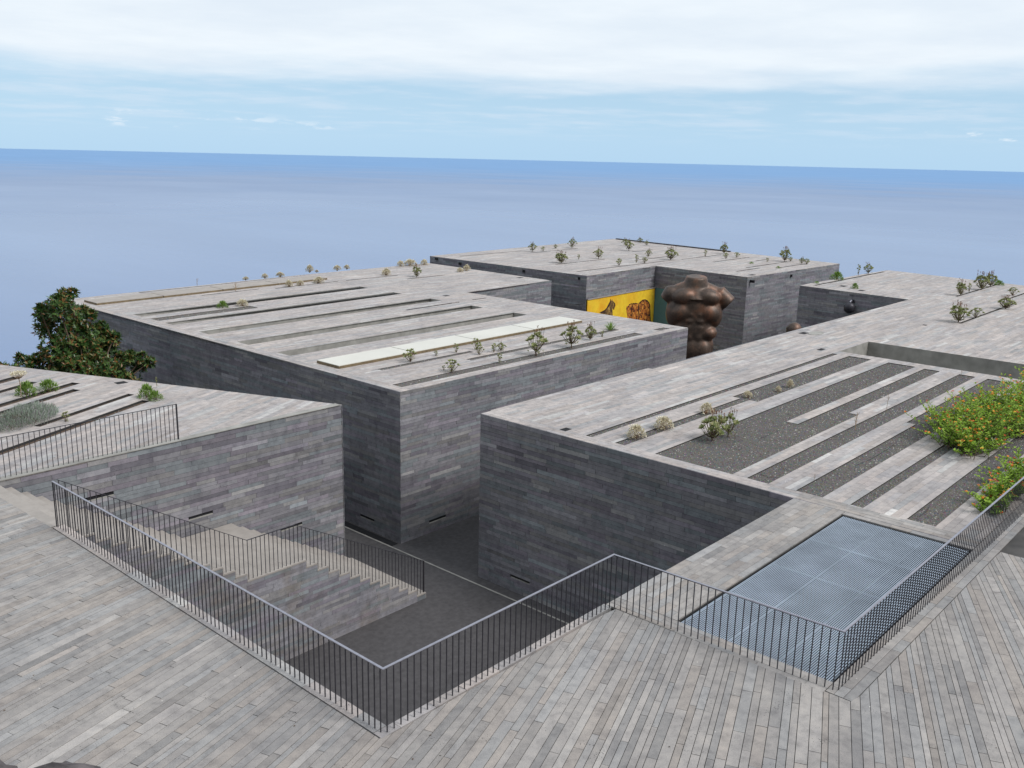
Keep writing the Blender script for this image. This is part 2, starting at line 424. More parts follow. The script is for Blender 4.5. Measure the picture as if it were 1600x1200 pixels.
# ================================================================== THE SETTING
def build_setting():
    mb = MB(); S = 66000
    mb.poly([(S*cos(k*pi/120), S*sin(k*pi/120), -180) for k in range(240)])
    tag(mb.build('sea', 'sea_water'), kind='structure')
    # hillside: a bench cut for the building, falling to the sea in front, its unseen rise behind the viewer shaped to block low sky
    def hz(x, y):
        dx = max(-2-x, 0, x-79); dy = max(-20-y, 0, y-54); d = hypot(dx, dy)
        s = x*.749+y*.663
        up = max(0, -s-1.5)
        if x < -2 or y < -20: 
            if s < 30: return min(5.6, -5.9+.9*hypot(max(-2-x,0), max(-20-y,0))) + .6*max(0, up-5) - .55*max(0, (y-54)) - .55*max(0, x-79)
        return -5.9-.62*d+.9*sin(x*.21)*cos(y*.17)*min(1, d/12)
    g = MB(); n = 110; xs = [-260+i*6 for i in range(n)]
    for y in xs:
        for x in xs: g.v.append((x, y, max(hz(x, y), -190)))
    for j in range(n-1):
        for i in range(n-1):
            g.f.append((j*n+i, j*n+i+1, (j+1)*n+i+1, (j+1)*n+i)); g.c.append(None); g.r.append(None)
    tag(g.build('hillside', 'slope_scrub', smooth=True), kind='structure')
    # courtyard floor
    f = MB(); f.box((5, 6, FLOOR-.3), (80, 54, FLOOR))
    fl = tag(f.build('courtyard_floor', 'asphalt'), kind='structure')
    d = MB(); d.box((19.33, 8.7, FLOOR+.004), (19.39, 48, FLOOR+.012)); d.build('drain_strip', 'concrete', fl)
    d = MB(); d.box((19.42, 22.5, FLOOR+.004), (19.70, 48, FLOOR+.010)); d.build('gutter', 'dark_void', fl)
build_setting()

# plaza in the foreground: planks fan very slightly
POLE = (75.0, 31.0); R0 = 70.0
def build_plaza():
    pave = empty('pavement', (8, 4, -.2), kind='structure')
    poly = [(-1.5, 22.36), (-1.5, 6), (4.5, -1.5), (11, -4), (19.88, -4), (19.88, 4.20), (12.40, 4.20), (12.34, 8.42), (7.10, 8.47), (7.10, 18.9), (7.0, 22.36)]
    # solid deck under the planks
    body = MB(); body.prism(poly, FLOOR, -.034)
    body.build('deck_body', 'bed_mortar', pave).location = -Vector(pave.location)
    pts = []
    for i in range(len(poly)):
        a, b = poly[i], poly[(i+1) % len(poly)]; n = max(1, int(hypot(b[0]-a[0], b[1]-a[1])/.4))
        for k in range(n): pts.append((a[0]+(b[0]-a[0])*k/n, a[1]+(b[1]-a[1])*k/n))
    pp = []
    for x, y in pts:
        r = hypot(x-POLE[0], y-POLE[1]); t = atan2(POLE[1]-y, POLE[0]-x); pp.append((-r, t*R0))
    q = courses(pp, (), (.085, .105, .12, .14, .165), (.6, 2.5))
    def mp(u, v, h):
        t = v/R0; return (POLE[0]+u*cos(t), POLE[1]+u*sin(t), h)
    st = lay(q, mp, PAVE, gap=.009, thick=.03, jit=.002)
    # border courses by the right-hand railing, header course along the void edge
    for (x0, x1, y0, y1) in ((12.41, 36, 4.21, 4.63),):
        st += lay(courses(rect(x0, x1, y0, y1), (), (.12, .14), (.4, 1.2)), hmap(), PAVE, gap=.008)
    emit(st, pave, 300)
    li = MB(); rr = random.Random(12)
    for _ in range(170):
        x, y = rr.uniform(2.5, 19), rr.uniform(1.5, 20)
        if (x > 6.9 and y > 8.2) or (x > 12.2 and y > 4.1): continue
        sz = rr.uniform(.008, .022); a = rr.uniform(0, 6.3); w_ = rr.random() < .42
        c_ = (.62, .61, .58) if w_ else rr.choice(((.05, .04, .035), (.11, .07, .045), (.07, .06, .05)))
        li.quads([(x+cos(a)*sz, y+sin(a)*sz, .006), (x-sin(a)*sz*.5, y+cos(a)*sz*.5, .012), (x-cos(a)*sz, y-sin(a)*sz, .006), (x+sin(a)*sz*.5, y-cos(a)*sz*.5, .009)], [(0, 1, 2, 3)], c_)
    q_ = li.build('litter', 'stone', pave); q_['kind'] = 'stuff'; q_.location = -Vector(pave.location)
    # pale kerb ledge between railing and void
    kb = lay(courses(rect(8.66, 18.80, 7.115, 7.35), (), (.235,), (.45, .9)), lambda u, v, h: (v, u, h+.004), ROOF, gap=.006, thick=.2)
    kb += lay(courses(rect(7.115, 12.35, 8.485, 8.655), (), (.17,), (.45, .9)), hmap(), ROOF, gap=.006, thick=.2)
    for V, c_ in kb:
        m_ = MB(); m_.quads(V, SF, c_); m_.build('kerb_stone', 'stone', pave, origin=sum((Vector(p) for p in V[:4]), Vector())/4)
    k = MB(); k.box((19.89, 4.21, FLOOR), (36, 4.62, -.034)); k.box((12.38, 4.21, FLOOR), (19.88, 4.62, -.034)); k.build('border_body', 'bed_mortar', pave).location = -Vector(pave.location)
    # dark asphalt drive beyond the border
    a = MB(); a.box((19.90, -4, -.4), (60, 4.205, -.02)); tag(a.build('asphalt_drive', 'wet_asphalt'), kind='structure')
    return pave
PAVEMENT = build_plaza()

# ================================================================== BLOCKS
def trench(mb, x0, x1, y0, y1, depth, warp=None):
    """inner walls and bottom of a slot cut in a roof"""
    P = rect(x0, x1, y0, y1)
    if warp: P = [warp(*p) for p in P]
    for i in range(4):
        a, b = P[i], P[(i+1) % 4]
        mb.poly([(a[0],a[1],-depth), (a[0],a[1],-.004), (b[0],b[1],-.004), (b[0],b[1],-depth)])
    mb.poly([(p[0],p[1],-depth) for p in P])
def roof_body(mb, poly, holes, warp=None):
    """bedding sheet under the roof stones with the beds left open (laid as strips)"""
    xs = sorted({p[0] for p in poly}|{h[0] for h in holes}|{h[1] for h in holes})
    ys = sorted({p[1] for p in poly}|{h[2] for h in holes}|{h[3] for h in holes})
    for j in range(len(ys)-1):
        y0, y1 = ys[j], ys[j+1]; ym = (y0+y1)/2
        if y1-y0 < 1e-6: continue
        X = scan(poly, ym)
        X0 = scan(poly, y0+1e-5); X1 = scan(poly, y1-1e-5)
        for i in range(0, len(X)-1, 2):
            segs = [[(X0[i], X1[i]), (X0[i+1], X1[i+1])]]
            for h in holes:
                if not h[2] < ym < h[3]: continue
                ns = []
                for a, b in segs:
                    if h[1] <= min(a) or h[0] >= max(b): ns.append([a, b]); continue
                    if h[0] > max(a): ns.append([a, (h[0], h[0])])
                    if h[1] < min(b): ns.append([(h[1], h[1]), b])
                segs = ns
            for a, b in segs:
                P = [(a[0], y0), (b[0], y0), (b[1], y1), (a[1], y1)]
                if warp: P = [warp(*p) for p in P]
                mb.poly([(p[0], p[1], -.032) for p in P])
def side_walls(mb, poly, z0, z1, inset):
    n = len(poly)
    cx = sum(p[0] for p in poly)/n; cy = sum(p[1] for p in poly)/n
    for i in range(n):
        a, b = poly[i], poly[(i+1) % n]
        dx, dy = b[0]-a[0], b[1]-a[1]; l = hypot(dx, dy); nx, ny = -dy/l*inset, dx/l*inset
        mb.poly([(a[0]+nx,a[1]+ny,z0), (b[0]+nx,b[1]+ny,z0), (b[0]+nx,b[1]+ny,z1), (a[0]+nx,a[1]+ny,z1)])
def wall_edge(a, b, z0, z1, slots=(), pal=WALL):
    """stones on the wall under the roof edge a->b (polygon counter-clockwise, outside on the right)"""
    L = hypot(b[0]-a[0], b[1]-a[1]); dx, dy = (b[0]-a[0])/L, (b[1]-a[1])/L; nx, ny = dy, -dx
    q = courses(rect(0, L, z0, z1), slots, (.105, .12, .135), (.55, 1.6))
    return lay(q, lambda u, v, h: (a[0]+dx*u+nx*h, a[1]+dy*u+ny*h, v), pal, gap=.007, jit=.005)
def pebbles(mb, x0, x1, y0, y1, z, n, warp=None, white=.12, smax=.022):
    for _ in range(n):
        x, y = RNG.uniform(x0+.03, x1-.03), RNG.uniform(y0+.03, y1-.03)
        if warp: x, y = warp(x, y)
        s = RNG.uniform(.006, smax); t = RNG.random()
        c = (.40, .385, .36) if t < white else ((.12, .075, .05) if t < white+.06 else tuple(k*RNG.uniform(.7, 1.6) for k in (.11, .107, .105)))
        a = RNG.uniform(0, 6.28); e = RNG.uniform(.6, 1.5)
        V = [(x+cos(a+k*pi/2)*s*(e if k % 2 else 1), y+sin(a+k*pi/2)*s*(e if k % 2 else 1), z) for k in range(4)]+[(x, y, z+s*.9)]
        mb.quads(V, [(0,1,4),(1,2,4),(2,3,4),(3,0,4)], c)
def gravel_bed(parent, beds, warp=None, density=90, mat='gravel', depth=.05, white=.12, smax=.022):
    for (x0, x1, y0, y1) in beds:
        mb = MB(); nx = max(1, int((x1-x0)/.5))
        P = rect(x0, x1, y0, y1)
        if warp: P = [warp(*p) for p in P]
        mb.poly([(p[0], p[1], -depth) for p in P])
        o = mb.build('planting_bed', mat, parent); o.location = -parent_world(parent)
        w = MB()
        for i in range(4):
            a, b = P[i], P[(i+1) % 4]
            if i in (1, 3) and any(o_ is not None and o_ != (x0, x1, y0, y1) and abs((x1 if i == 1 else x0)-(o_[0] if i == 1 else o_[1])) < .01 and o_[2] < y1 and o_[3] > y0 for o_ in beds): continue
            w.poly([(a[0],a[1],-depth-.01), (a[0],a[1],-.003), (b[0],b[1],-.003), (b[0],b[1],-depth-.01)])
        e = w.build('bed_edging', 'bed_mortar', parent); e.location = -parent_world(parent)
        if density:
            g = MB(); pebbles(g, x0, x1, y0, y1, -depth, int(density*(x1-x0)*(y1-y0)), warp, white, smax)
            if g.f:
                q = g.build('pebbles', 'stone', parent); q['kind'] = 'stuff'; q.location = -parent_world(parent)
def slot_vent(parent, face, pos, u0, u1, z0, z1):
    mb = MB(); s = MB()
    if face == 'y':
        mb.box((u0, pos+.026, z0), (u1, pos+.029, z1)); s.box((u0, pos+.002, z0-.004), (u1, pos+.03, z0+.03))
    else:
        mb.box((pos+.026, u0, z0), (pos+.029, u1, z1)); s.box((pos+.002, u0, z0-.004), (pos+.03, u1, z0+.03))
    o = mb.build('vent_slot', 'dark_void', parent); o.location = -parent_world(parent)
    q = s.build('sill', 'concrete', o); q.location = (0, 0, 0)
def drain_hole(parent, pts):
    for px, py, w, d in pts:
        p = onz(px, py); mb = MB(); mb.box((p.x-w/2, p.y-d/2, -.02), (p.x+w/2, p.y+d/2, .006))
        o = mb.build('roof_drain', 'dark_void', parent); o.location = -parent_world(parent)

# ---- main gallery block
def warpM(x, y):
    s = min(max((y-24)/16, 0), 1); return (x, y+.06*min(max(x-20, 0), 15)*s)
def build_main():
    t = empty('gallery_block', (29, 34, FLOOR), 'flat-roofed grey stone block with long parallel roof trenches and white skylight panels', 'building')
    ideal = [(19.77, 22.42), (37.68, 22.40), (37.95, 36.65), (45.9, 36.75), (46.4, 48.5), (20.0, 48.5)]
    real = [warpM(*p) for p in ideal]
    trenches = [(20.47, 34.75, 41.25, 42.05), (20.47, 34.7, 38.35, 39.07), (20.47, 34.7, 35.35, 36.2), (20.45, 34.67, 32.35, 33.2), (20.45, 34.68, 29.48, 30.38)]
    slots = [(31.1, 35.0, 34.25, 34.40), (36.1, 37.2, 34.35, 34.47)]
    beds = [(20.5, 25.95, 39.68, 40.44), (21.4, 26.2, 25.24, 25.50), (25.0, 34.75, 24.24, 24.52), (20.24, 34.66, 22.88, 23.36), (36.0, 36.85, 22.88, 23.24),
            (26.0, 29.7, 45.0, 45.14), (30.5, 35.2, 44.55, 44.7), (35.8, 40.0, 44.55, 44.7), (39.2, 42.5, 42.75, 42.9), (24.0, 35.0, 48.1, 48.25)]
    holes = trenches+slots+beds
    main = [(20.24, 22.42), (37.68, 22.42), (37.95, 36.65), (45.9, 36.75), (46.4, 48.5), (20.24, 48.5)]
    st = lay(courses(main, holes, SW, (.6, 1.9)), hmap(warpM), ROOF, gap=.004)
    bq = courses(rect(22.42, 48.5, 19.80, 20.24), (), SW, (.6, 1.6))
    st += lay(bq, lambda u, v, h: (*warpM(v, u), h), ROOF, gap=.004)
    b = MB(); roof_body(b, ideal, holes, warpM); side_walls(b, real, FLOOR, -.032, .033)
    b.build('core', 'bed_mortar', t).location = -Vector(t.location)
    c = MB()
    for h in trenches: trench(c, *h, .75, warpM)
    c.build('trench_walls', 'concrete', t).location = -Vector(t.location)
    c = MB()
    for h in slots: trench(c, *h, .2, warpM)
    c.build('roof_slot', 'dark_void', t).location = -Vector(t.location)
    gravel_bed(t, beds, warpM, 90, white=.1, depth=.02, smax=.03)
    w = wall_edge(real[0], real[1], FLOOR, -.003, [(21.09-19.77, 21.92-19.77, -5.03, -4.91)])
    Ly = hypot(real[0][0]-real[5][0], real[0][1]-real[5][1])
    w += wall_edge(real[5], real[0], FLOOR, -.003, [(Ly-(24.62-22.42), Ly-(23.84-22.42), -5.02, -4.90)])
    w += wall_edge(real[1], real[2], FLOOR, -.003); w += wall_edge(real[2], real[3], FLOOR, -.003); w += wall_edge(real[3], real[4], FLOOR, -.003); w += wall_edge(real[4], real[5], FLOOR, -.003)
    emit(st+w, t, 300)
    slot_vent(t, 'y', 22.42, 21.09, 21.92, -5.03, -4.91)
    slot_vent(t, 'x', 19.79, 23.84, 24.62, -5.02, -4.90)
    # raised skylight panels
    for xs, y0, y1, z in (((20.38, 24.04, 27.70, 31.40, 35.0), 26.45, 27.76, .11), ((20.4, 24.07, 27.7, 31.45, 35.2), 45.66, 47.05, .10)):
        for a, b_ in zip(xs, xs[1:]):
            P = [warpM(*p) for p in rect(a+.025, b_-.025, y0, y1)]
            e = MB(); e.prism(P, -.02, z-.012); o = e.build('skylight', 'panel_edge', t); o.location = -Vector(t.location)
            e = MB(); e.prism(P, z-.011, z+.012); q = e.build('panel', 'skylight_panel' if y0 < 30 else 'pale_slab', o)
    drain_hole(t, [(905, 475, .3, .3), (697, 462, .35, .25), (812, 434, .45, .3)])
    return t
MAIN = build_main()

# ---- left block with the slanting rear edge
def build_left():
    t = empty('gallery_block', (8, 27, FLOOR), 'grey stone block with slanting rear edge, carrying lavender and a short railing', 'building')
    poly = [(-4, 22.44), (17.40, 22.44), (12.05, 35.04), (8.2, 44.1), (-4, 44.1)]
    ang = radians(24.6); org = (10.3, 26.7)
    lp = inv(ang, org, poly)
    def bed(ux, uy, l, w): # right end point of the strip, length backwards, width downwards
        (u, v), = inv(ang, org, [(ux, uy)]); return (u-l, u, v-w, v)
    beds = [bed(13.33, 28.13, 3.9, .24), bed(13.28, 27.10, 9, .30), bed(12.36, 29.88, 8, .30), bed(12.72, 30.79, 8, .34), bed(11.80, 31.77, 7, .28), bed(11.66, 32.9, 7, .4)]
    front = inv(ang, org, [(-4, 22.95), (17.18, 22.95), (17.40, 22.44), (-4, 22.44)])
    st = lay(courses(lp, beds, SW, (.6, 1.9)), hmap(None, 0, ang, org), ROOF, gap=.005)
    b = MB(); side_walls(b, poly, FLOOR, -.034, .033)
    fb = lambda u, v: (org[0]+u*cos(ang)-v*sin(ang), org[1]+u*sin(ang)+v*cos(ang))
    roof_body(b, lp, beds, fb)
    b.build('core', 'bed_mortar', t).location = -Vector(t.location)
    gravel_bed(t, beds, fb, 70, mat='soil', depth=.07, white=.12)
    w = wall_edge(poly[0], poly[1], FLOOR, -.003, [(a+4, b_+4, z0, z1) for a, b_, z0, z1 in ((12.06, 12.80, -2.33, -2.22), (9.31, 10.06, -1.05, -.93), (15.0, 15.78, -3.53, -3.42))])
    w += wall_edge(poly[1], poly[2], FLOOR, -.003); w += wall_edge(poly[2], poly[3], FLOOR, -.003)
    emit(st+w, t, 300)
    for a, b_, z0, z1 in ((12.06, 12.80, -2.33, -2.22), (9.31, 10.06, -1.05, -.93), (15.0, 15.78, -3.53, -3.42)): slot_vent(t, 'y', 22.44, a, b_, z0, z1)
    # concrete coping along the front edge
    c = MB(); c.box((-4, 22.41, .003), (17.3, 22.66, .022)); c.build('coping', 'concrete', t).location = -Vector(t.location)
    drain_hole(t, [(189, 598, .35, .3)])
    return t
LEFT = build_left()

# ---- right block with the gravel beds
def build_right():
    t = empty('gallery_block', (40, 12, FLOOR), 'broad grey stone block with dark gravel beds between plank strips and a sunken court', 'building')
    poly = [(19.78, 4.64), (63.5, 4.64), (69.3, 15.7), (70.8, 25.4), (56.8, 25.8), (56.0, 18.62), (19.78, 18.76)]
    pit = (37.7, 40.85, 4.66, 15.1)
    beds = [(20.28, 37.05, 14.90, 15.12), (20.3, 27.4, 13.80, 14.13), (27.4, 37.05, 13.50, 14.42), (20.28, 25.86, 10.50, 12.80), (25.86, 37.0, 11.75, 12.80),
            (25.86, 28.26, 10.50, 11.38), (28.26, 36.9, 10.80, 11.38), (20.28, 36.9, 9.52, 10.10), (20.30, 28.48, 8.16, 8.82), (28.48, 36.9, 8.20, 9.10),
            (20.32, 36.9, 7.20, 7.50), (20.35, 36.9, 5.62, 6.23)]
    far = []
    for a, b_, w in (((1497, 505), (1590, 474), .16), ((1492, 463), (1568, 443), .16), ((1570, 468), (1600, 457), .16), ((1270, 446), (1390, 423), .2)):
        p, q = onz(*a), onz(*b_); far.append((p.x, min(q.x, 69.5), p.y-w, p.y))
    far[3] = (57.6, 69.5, 25.05, 25.25)
    holes = [pit]+beds+far
    main = [(20.27, 4.64)]+poly[1:6]+[(20.27, 18.76)]
    st = lay(courses(main, holes, SW, (.6, 1.9)), hmap(), ROOF, gap=.005)
    st += lay(courses(rect(8.62, 18.76, 19.80, 20.27), (), SW, (.6, 1.4)), lambda u, v, h: (v, u, h), ROOF, gap=.005)
    st += lay(courses(rect(4.64, 8.62, 19.80, 20.27), (), SW, (.4, .9)), lambda u, v, h: (v, u, h), PAVE, gap=.006)
    b = MB(); roof_body(b, poly, holes); side_walls(b, poly, FLOOR, -.032, .033)
    b.build('core', 'bed_mortar', t).location = -Vector(t.location)
    c = MB(); trench(c, *pit, 3.2); c.build('sunken_court', 'concrete', t).location = -Vector(t.location)
    gravel_bed(t, beds, None, 620, depth=.03, smax=.024, white=.07); gravel_bed(t, far, None, 0)
    w = wall_edge(poly[6], poly[0], FLOOR, -.003, [(18.76-17.41, 18.76-16.62, -4.95, -4.84)])
    w += wall_edge(poly[5], poly[6], FLOOR, -.003); w += wall_edge(poly[4], poly[5], FLOOR, -.003); w += wall_edge(poly[3], poly[4], FLOOR, -.003)
    emit(st+w, t, 300)
    slot_vent(t, 'x', 19.80, 16.62, 17.41, -4.95, -4.84)
    drain_hole(t, [(884, 671, .3, .22), (1256, 520.5, .5, .3), (1283, 546, .45, .2), (1317, 447, .6, .4), (1346, 454, .5, .3), (1445, 508, .25, .2), (1332, 461, .3, .2)])
    p = onz(1275, 521); m_ = MB(); m_.prism([(p.x+.55*cos(k*pi/8), p.y+.28*sin(k*pi/8)) for k in range(16)], -.01, .02); m_.build('manhole_cover', 'concrete', t).location = -Vector(t.location)
    return t
RIGHT = build_right()

# ---- back block
def build_back():
    t = empty('gallery_block', (63, 44, FLOOR), 'far grey stone block at the sea side, notched round the yellow mural', 'building')
    poly = [(49.72, 37.56), (58.7, 38.0), (58.05, 30.15), (72.2, 29.65), (75.7, 54.0), (49.85, 52.95)]
    def strip(a, b_, w=.16):
        p, q = onz(*a), onz(*b_); x0, x1 = sorted((p.x, q.x)); y = (p.y+q.y)/2; return (x0, x1, y-w, y)
    strips = [strip((715, 400), (815, 392)), strip((830, 395), (900, 388)), strip((865, 413), (945, 405)), strip((898, 424), (1040, 408)), strip((995, 407), (1040, 400)), strip((1060, 405), (1128, 398)), strip((985, 393), (1020, 390)),
              strip((1110, 409), (1172, 402)), strip((1162, 418), (1230, 409)), strip((1212, 419), (1255, 412)), strip((1148, 424), (1186, 418.5)), strip((1178, 407), (1200, 405))]
    strips = [s for s in strips if s[1]-s[0] > .3]
    # keep the strips apart
    strips.sort(key=lambda s: s[2]); ok = []
    for s in strips:
        if ok and s[2] < ok[-1][3]+.02: d = ok[-1][3]+.03-s[2]; s = (s[0], s[1], s[2]+d, s[3]+d)
        ok.append(s)
    st = lay(courses(poly, ok, SW, (.6, 1.9)), hmap(), ROOF, gap=.004)
    b = MB(); roof_body(b, poly, ok); side_walls(b, poly, FLOOR, -.032, .033)
    b.build('core', 'bed_mortar', t).location = -Vector(t.location)
    gravel_bed(t, ok, None, 0)
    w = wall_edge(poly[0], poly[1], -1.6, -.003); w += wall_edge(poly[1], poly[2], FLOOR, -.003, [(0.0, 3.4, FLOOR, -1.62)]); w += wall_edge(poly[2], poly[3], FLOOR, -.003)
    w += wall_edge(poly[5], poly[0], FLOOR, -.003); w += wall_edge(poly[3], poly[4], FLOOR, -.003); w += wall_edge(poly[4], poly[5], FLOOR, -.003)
    emit(st+w, t, 60)
    # low upstand along the far edge
    c = MB(); a, b_ = onz(962, 374), onz(1140, 394)
    c.prism([(a.x, a.y), (b_.x, b_.y), (b_.x+.25, b_.y+.02), (a.x+.25, a.y+.02)], -.02, .10); c.build('upstand', 'rail_steel', t).location = -Vector(t.location)
    te = MB(); te.prism([(58.66, 37.9), (58.36, 34.55), (58.40, 34.55), (58.70, 37.9)], FLOOR, -1.63); te.build('teal_panel', 'teal_paint', t).location = -Vector(t.location)
    drain_hole(t, [(1175, 429.5, .6, .35)])
    sp = MB()
    for px, py, X in ((1178, 440, None), (1237, 431, None), (1294, 421, None)):
        d = ray(px, py); tt = 29.85/d.y; p = CO+d*tt; sp.box((p.x-.07, p.y-.03, p.z-.09), (p.x+.07, p.y+.4, p.z+.09))
    sp.build('spout', 'dark_void', t).location = -Vector(t.location)
    sp = MB()
    for px, py in ((681, 404.5), (718, 412), (818, 423.5), (905, 435)):
        d = ray(px, py); tt = 49.72/d.x; p = CO+d*tt; sp.box((p.x-.03, p.y-.09, p.z-.09), (p.x+.3, p.y+.09, p.z+.09))
    sp.build('spout', 'dark_void', t).location = -Vector(t.location)
    return t
BACK = build_back()

# ---- deck strip, grating
def build_deck():
    t = empty('footbridge_deck', (16, 7.9, -.3), 'narrow stone plank deck between the courtyard void and the steel grating', 'deck')
    st = lay(courses(rect(12.725, 19.77, 7.40, 8.62), (), SW, (.4, 1.2)), hmap(), PAVE, gap=.006)
    st += lay(courses(rect(4.64, 7.39, 19.60, 19.77), (), (.17,), (.4, .9)), lambda u, v, h: (v, u, h), PAVE, gap=.006)
    st += lay(courses(rect(4.64, 8.62, 12.36, 12.72), (), (.12,), (.4, .9)), lambda u, v, h: (v, u, h), PAVE, gap=.006)
    emit(st, t, 120)
    b = MB(); b.box((12.44, 7.38, FLOOR), (19.80, 8.60, -.032)); b.box((12.35, 4.62, -.6), (12.72, 8.6, -.033)); b.box((19.59, 4.62, -.6), (19.80, 7.38, -.033))
    b.build('deck_body', 'bed_mortar', t).location = -Vector(t.location)
    g = empty('steel_grating', (16.1, 6, -.1), 'blue-grey galvanised steel grating of close bars, set flush beside the railing', 'grating')
    n = 75; y0, y1 = 4.70, 7.35
    me = None
    for i in range(n):
        y = y0+(y1-y0)*(i+.5)/n
        if me is None:
            m_ = MB(); m_.box((-3.40, -.0072, -.010), (3.40, .0072, 0)); o = m_.build('bar', 'galvanised', g); me = o.data
        else:
            o = bpy.data.objects.new('bar', me); COL.objects.link(o); o.parent = g
        o.location = (16.16-16.1, y-6, .07)
    for x in (12.76, 14.46, 16.16, 17.86, 19.56):
        m_ = MB(); m_.box((x-.005, y0, -.08), (x+.005, y1, -.055)); m_.build('cross_bar', 'galvanised', g).location = -Vector(g.location)
    for y in (y0+.002, 5.58, 6.47, y1-.002):
        m_ = MB(); m_.box((12.75, y-.004, -.08), (19.57, y+.004, -.055)); m_.build('seam_flat', 'galvanised', g).location = -Vector(g.location)
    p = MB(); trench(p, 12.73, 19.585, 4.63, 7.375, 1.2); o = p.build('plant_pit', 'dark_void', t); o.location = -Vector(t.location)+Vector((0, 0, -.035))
build_deck()

# ================================================================== STAIRCASE
def build_stairs():
    t = empty('staircase', (12, 20.6, FLOOR), 'pale stone staircase with mid landing descending along the grey wall', 'staircase')
    y0, y1 = 18.86, 22.41
    prof = [(7.03, -.004)]
    xs = []
    x = 7.33; steps = []
    for i in range(1, 14): steps.append((x, x+.328, -.196*i)); x += .328
    steps.append((x, 13.345, -2.75)); x = 13.345
    for i in range(1, 13): steps.append((x, x+.3554, -2.75-.2025*i)); x += .3554
    core = MB(); prev = 7.03
    allst = [(7.04, 7.33, -.003)]+steps
    for a, b_, z in allst: core.box((a, y0+.035, FLOOR), (b_, y1, z-.045))
    core.build('core', 'bed_mortar', t).location = -Vector(t.location)
    for i, (a, b_, z) in enumerate(allst):
        # treads as slabs along the width
        n = 3; w = (y1-y0)/n
        for k in range(n):
            s = MB()
            xs_ = [a-.012, b_-.004] if b_-a < 1 else None
            if xs_: s.box((a-.012, y0+k*w+.003-(.012 if k == 0 else 0), z-.04), (b_-.004, y0+(k+1)*w-.003, z))
            else:
                for q in range(3):
                    s2 = MB(); d = (b_-a)/3; s2.box((a+q*d-(.012 if q == 0 else 0), y0+k*w+.003-(.012 if k == 0 else 0), z-.04), (a+(q+1)*d-.005, y0+(k+1)*w-.003, z))
                    s2.build('landing_slab', 'pale_slab', t).location = -Vector(t.location)
                continue
            s.build('tread', 'pale_slab', t).location = -Vector(t.location)
        if i < len(allst)-1:
            zn = allst[i+1][2]; r = MB(); r.box((b_-.004, y0+.004, zn+.001), (b_+.016, y1, z-.041)); r.build('riser', 'pale_slab', t).location = -Vector(t.location)
    r = MB(); r.box((x, y0+.004, FLOOR), (x+.012, y1, steps[-1][2]-.041)); r.build('riser', 'pale_slab', t).location = -Vector(t.location)
    # side wall stones under the stepped edge
    poly = [(7.05, FLOOR), (x, FLOOR)]
    for a, b_, z in reversed(allst): poly += [(b_, z-.042), (a, z-.042)]
    holes = []
    for z in [round(s[2]-.042, 4) for s in allst]: holes.append((-99, -98, z, z))
    st = []
    for i, (a, b_, z) in enumerate(allst): pass
    q = courses(poly, holes, (.105, .12, .135), (.5, 1.3))
    st = lay(q, lambda u, v, h: (u, y0-h, v), (WALL[0]*1.15, WALL[1], WALL[2]), gap=.005, jit=.003)
    emit(st, t, 250, 'stone_stained')
    return steps, y0
STEPS, STAIR_Y = build_stairs()

# ================================================================== RAILINGS
def baluster(parent, x, y, z0, z1, cache={}):
    h = round(z1-z0, 3)
    if h not in cache:
        m_ = MB(); m_.box((-.0068, -.0068, 0), (.0068, .0068, h)); cache[h] = m_.build('baluster', 'rail_steel', parent); o = cache[h]
    else:
        o = bpy.data.objects.new('baluster', cache[h].data); COL.objects.link(o); o.parent = parent
    o.location = Vector((x, y, z0))-parent_world(parent); return o
def bar(parent, a, b_, w, th, name='handrail', mat='rail_top'):
    a, b_ = Vector(a), Vector(b_); d = (b_-a); L = d.length; d.normalize()
    s = Vector((0, 0, 1)).cross(d).normalized()*w/2; u = d.cross(s).normalized()*th/2
    if u.z < 0: u = -u
    V = [a-s-u, a+s-u, a+s+u, a-s+u, b_-s-u, b_+s-u, b_+s+u, b_-s+u]
    m_ = MB(); m_.quads(V, [(0,3,2,1),(4,5,6,7),(0,1,5,4),(1,2,6,5),(2,3,7,6),(3,0,4,7)])
    o = m_.build(name, mat, parent); o.location = -parent_world(parent); return o
